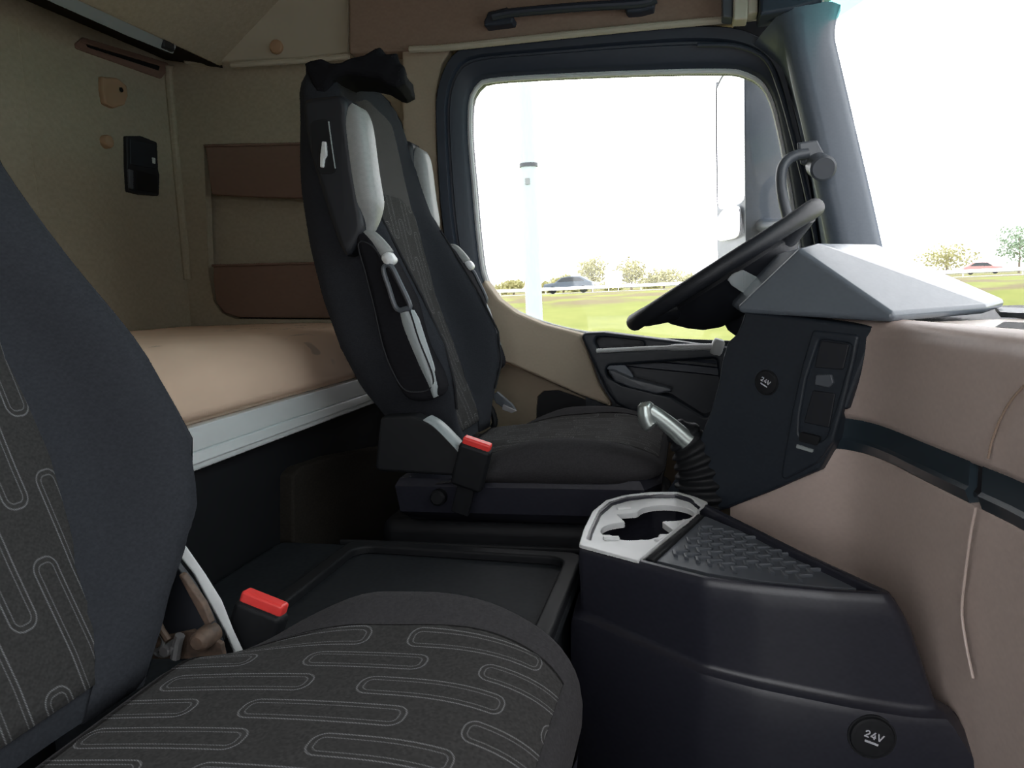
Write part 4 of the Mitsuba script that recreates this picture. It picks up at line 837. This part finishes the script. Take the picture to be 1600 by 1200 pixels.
add(M + '__glass', slab(mirror_outline(1.13, 1.522, -0.046, 0.198, mc, 0.004), -mf * 0.004, 0, 0), 'chrome_mirror', label='mirror glass')
add(M + '__lower_glass', slab(mirror_outline(1.035, 1.115, -0.035, 0.18, mc, 0.016), -mf * 0.004, 0, 0.001), 'chrome_mirror', label='wide-angle glass')
add(M + '__arm', tube([mc + V(0.06, -0.02, 1.56), mc + V(0.10, -0.18, 1.56), mc + V(0.15, -0.26, 1.55)], 0.022, 12), 'pillar_plastic')
add(M + '__arm', tube([mc + V(0.05, -0.02, 1.06), mc + V(0.12, -0.18, 1.04), mc + V(0.17, -0.26, 1.03)], 0.022, 12), 'pillar_plastic')
tag(M, "tall grey door mirror outside the driver's window", 'mirror')

gx, gy = np.linspace(-160, 260, 85), np.concatenate([np.linspace(2.6, 30, 12), np.linspace(33, 64, 26), np.linspace(66, 160, 14)])
def ground_z(y):
    return -1.5 + 1.98 * smooth01((y - 30) / 32.0)
G = [[(x, y, ground_z(y) + (0.10 * (float(meshkit.noise(V(x * 0.2, y * 0.2, 0))) - 0.5) if y < 63 else 0)) for x in gx] for y in gy]
add('ground', loft(np.array(G), cap=False, closed=False), 'grass', smooth=True, label='grass bank outside', kind='structure')
add('ground__parking_area', slab([(-160, -60, -1.5), (260, -60, -1.5), (260, 2.7, -1.5), (-160, 2.7, -1.5)], (0, 0, -0.2), 0, 0), 'asphalt')
add('road', slab([(-160, 65.5, 0.50), (260, 65.5, 0.50), (260, 73, 0.50), (-160, 73, 0.50)], (0, 0, -0.15), 0, 0.02), 'asphalt', label='road along the top of the grass bank', kind='structure')

pb = V(-1.98, 9.8, 0)
add('light_pole__shaft', tube([pb + V(0, 0, z) for z in (-1.6, 0.0, 3.0, 6.0)], [0.118, 0.112, 0.098, 0.085], 24), 'pole_paint', smooth=50)
add('light_pole__collar', lathe([(0.09, -0.025), (0.116, -0.022), (0.116, 0.022), (0.09, 0.025)], pb + V(0, 0, 2.47), (0, 0, 1), 28), 'dark_grey_plastic', label='grey collar')
add('light_pole__label', slab([pb + V(-0.03 + a, -0.112, b) for a, b in ((0, 2.22), (0.06, 2.22), (0.06, 2.30), (0, 2.30))], (0, 0.02, 0), 0.004, 0.002), 'grey_plastic')
tag('light_pole', "pale blue-grey pole standing outside the driver's window", 'pole')

def rail():
    k = 'guard_rail'
    for x in range(-44, 60, 4):
        add(k + '__post', box(x - 0.05, x + 0.05, 64.6, 64.7, 0.3, 1.02, 0.01), 'white_paint')
    z = [(64.5, 0.80), (64.56, 0.86), (64.5, 0.92), (64.56, 0.98), (64.5, 1.04), (64.58, 1.06), (64.6, 0.78)]
    add(k + '__beam', loft([[(x, y, zz) for y, zz in z] for x in (-60, 70)]), 'white_paint')
    tag(k, 'white guard rail along the far road', 'guard rail')
rail()
def car(name, x, y, z, m, lab, ln=4.3, van=False, flip=1):
    f = lambda q: [(x + flip * a, y, z + b) for a, b in q]
    body = [(-2.15, 0.35), (-2.2, 0.62), (-2.1, 0.86), (-1.2, 0.95), (-0.55, 1.38), (0.1, 1.46), (1.1, 1.44), (1.75, 1.05), (2.05, 0.95), (2.15, 0.6), (2.1, 0.35)] if not van else [(-2.5, 0.4), (-2.6, 0.8), (-2.45, 1.15), (-1.9, 1.3), (-1.3, 2.1), (-0.9, 2.25), (2.5, 2.28), (2.6, 2.1), (2.6, 0.4)]
    add(name + '__body', slab(f(body), (0, 1.7, 0), 0.06, 0.12, back_bevel=True), m)
    win = [(-1.0, 0.98), (-0.48, 1.33), (0.1, 1.39), (0.95, 1.37), (1.5, 1.03)] if not van else [(-1.75, 1.35), (-1.25, 2.0), (-0.6, 2.05), (-0.6, 1.35)]
    add(name + '__window', slab([(a, b - 0.012, c) for a, b, c in f(win)], (0, 0.03, 0), 0.04, 0.004), 'car_glass')
    for a in ((-1.35, 1.35) if not van else (-1.7, 1.7)):
        add(name + '__wheel', lathe([(0, 0.1), (0.2, 0.1), (0.31, 0.08), (0.32, 0.0), (0.32, -0.1), (0, -0.1)], (x + flip * a, y + 0.06, z + 0.32), (0, -1, 0), 24), 'black_rubber')
    tag(name, lab, 'car' if not van else 'van', 'vehicles on the far road')
car('car', -10.4, 66.6, 0.50, 'car_paint', 'dark car on the far road beyond the pole')
car('car_001', (34.688, 105, 0.371)[0], 105.0, 0.50, 'red_paint', 'pale red car far off through the windscreen', flip=-1)
add('billboard__panel', slab([(-7.733, 72, 2.396), (-6.144, 72, 2.321), (-6.179, 72, 0.917), (-7.773, 72, 0.985)], (0, 0.15, 0), 0, 0.02), 'pink_white_paint')
for q in ([(-7.427, 72.1, 0.97), (-7.442, 72.1, 0.439)], [(-6.541, 72.1, 0.932), (-6.555, 72.1, 0.403)]):
    add('billboard__post', tube(q, 0.06, 8), 'pink_white_paint')
tag('billboard', 'small white board standing beside the far road', 'sign')

rng = np.random.default_rng(5)
def foliage(c, sx, sy, sz, n, s, seed):
    """a crown of n leaf clumps, each a small tilted quad with a fold"""
    r = np.random.default_rng(seed)
    u = r.normal(size=(n, 3)); u /= np.linalg.norm(u, axis=1, keepdims=True)
    p = u * (r.random((n, 1)) ** 0.45)
    p *= 0.65 + 0.7 * meshkit.noise(u * 2.2, seed)[:, None]
    p = p * V(sx, sy, sz) + c
    a = r.normal(size=(n, 3)); a /= np.linalg.norm(a, axis=1, keepdims=True)
    b = np.cross(a, r.normal(size=(n, 3))); b /= np.linalg.norm(b, axis=1, keepdims=True)
    k = s * (0.6 + 0.8 * r.random((n, 1)))
    v = np.stack([p - a * k, p + b * k * 0.6, p + a * k, p - b * k * 0.6], 1).reshape(-1, 3)
    i = np.arange(n)[:, None] * 4
    return trimesh.Trimesh(v, np.vstack([i + [0, 1, 2], i + [0, 2, 3]]), process=False)
def tree(name, x, y, h, w, m, lab, seed, group, cat_='tree'):
    z = 0.45
    if cat_ == 'tree':
        add(name + '__trunk', cat(tube([(x, y, z - 0.3), (x + 0.05, y, z + 0.3 * h), (x - 0.05, y, z + 0.75 * h)], [0.13, 0.10, 0.04], 8), *[tube([(x, y, z + q * h), (x + d * 0.35 * w, y + 0.2 * d, z + (q + 0.25) * h)], [0.05, 0.02], 6) for q, d in ((0.3, 1), (0.4, -1), (0.5, 0.7))]), 'bark')
        add(name + '__crown', foliage(V(x, y, z + 0.62 * h), w / 2, w / 2, 0.42 * h, 900, 0.16, seed), m, smooth=False)
    else:
        add(name + '__foliage', foliage(V(x, y, z + 0.42 * h), w / 2, w / 3, 0.55 * h, 800, 0.16, seed), m, smooth=False)
    tag(name, lab, cat_, group)
for k, (px, h, w) in enumerate(((925, 3.4, 3.0), (985, 3.0, 3.6), (795, 1.6, 2.6), (1035, 2.0, 4.0), (870, 1.9, 3.0))):
    x = {925: (-9.945, 80, 1.511), 985: (-6.009, 80, 1.338), 795: (-18.783, 80, 1.901), 1035: (-2.795, 80, 1.196), 870: (-13.631, 80, 1.674)}[px][0]
    tree('tree' + ('' if k == 0 else f'_{k:03d}'), x, 80.0 + k, h, w, 'leaf_olive_hazed', ('tallest olive tree behind the white board', 'olive tree just right of the white board', 'low olive tree left of the pale pole', 'wide olive tree behind the steering wheel', 'olive tree just right of the pale pole')[k], 11 + k, 'trees beyond the far road')
for k, px in enumerate((820, 850, 900, 960, 1010, 1060)):
    x = {820: (-21.929, 84, 2.048), 850: (-16.458, 84, 1.807), 900: (-12.896, 84, 1.65), 960: (-9.055, 84, 1.481), 1010: (-4.614, 84, 1.285), 1060: (-0.279, 84, 1.094)}[px][0]
    tree('bush' + ('' if k == 0 else f'_{k:03d}'), x, 88.0 + 1.5 * k, 1.3 + 0.15 * (k % 3), 3.0, 'leaf_olive_hazed', ('low olive bush at the left edge of the window view', 'low olive bush half hidden by the pale pole', 'low olive bush behind the dark car', 'low olive bush behind the white board', 'low olive bush between the white board and the steering wheel', 'low olive bush just above the steering wheel rim')[k], 31 + k, 'bushes beyond the far road', 'bush')
tree('tree_005', (34.871, 95, 1.299)[0], 95.0, 5.2, 5.0, 'leaf_green_hazed', 'green tree at the right edge of the windscreen view', 51, 'trees beyond the far road')
tree('tree_006', (27.661, 95, 0.945)[0], 95.0, 3.4, 5.6, 'leaf_olive_hazed', 'pale olive tree above the instrument hood', 53, 'trees beyond the far road')
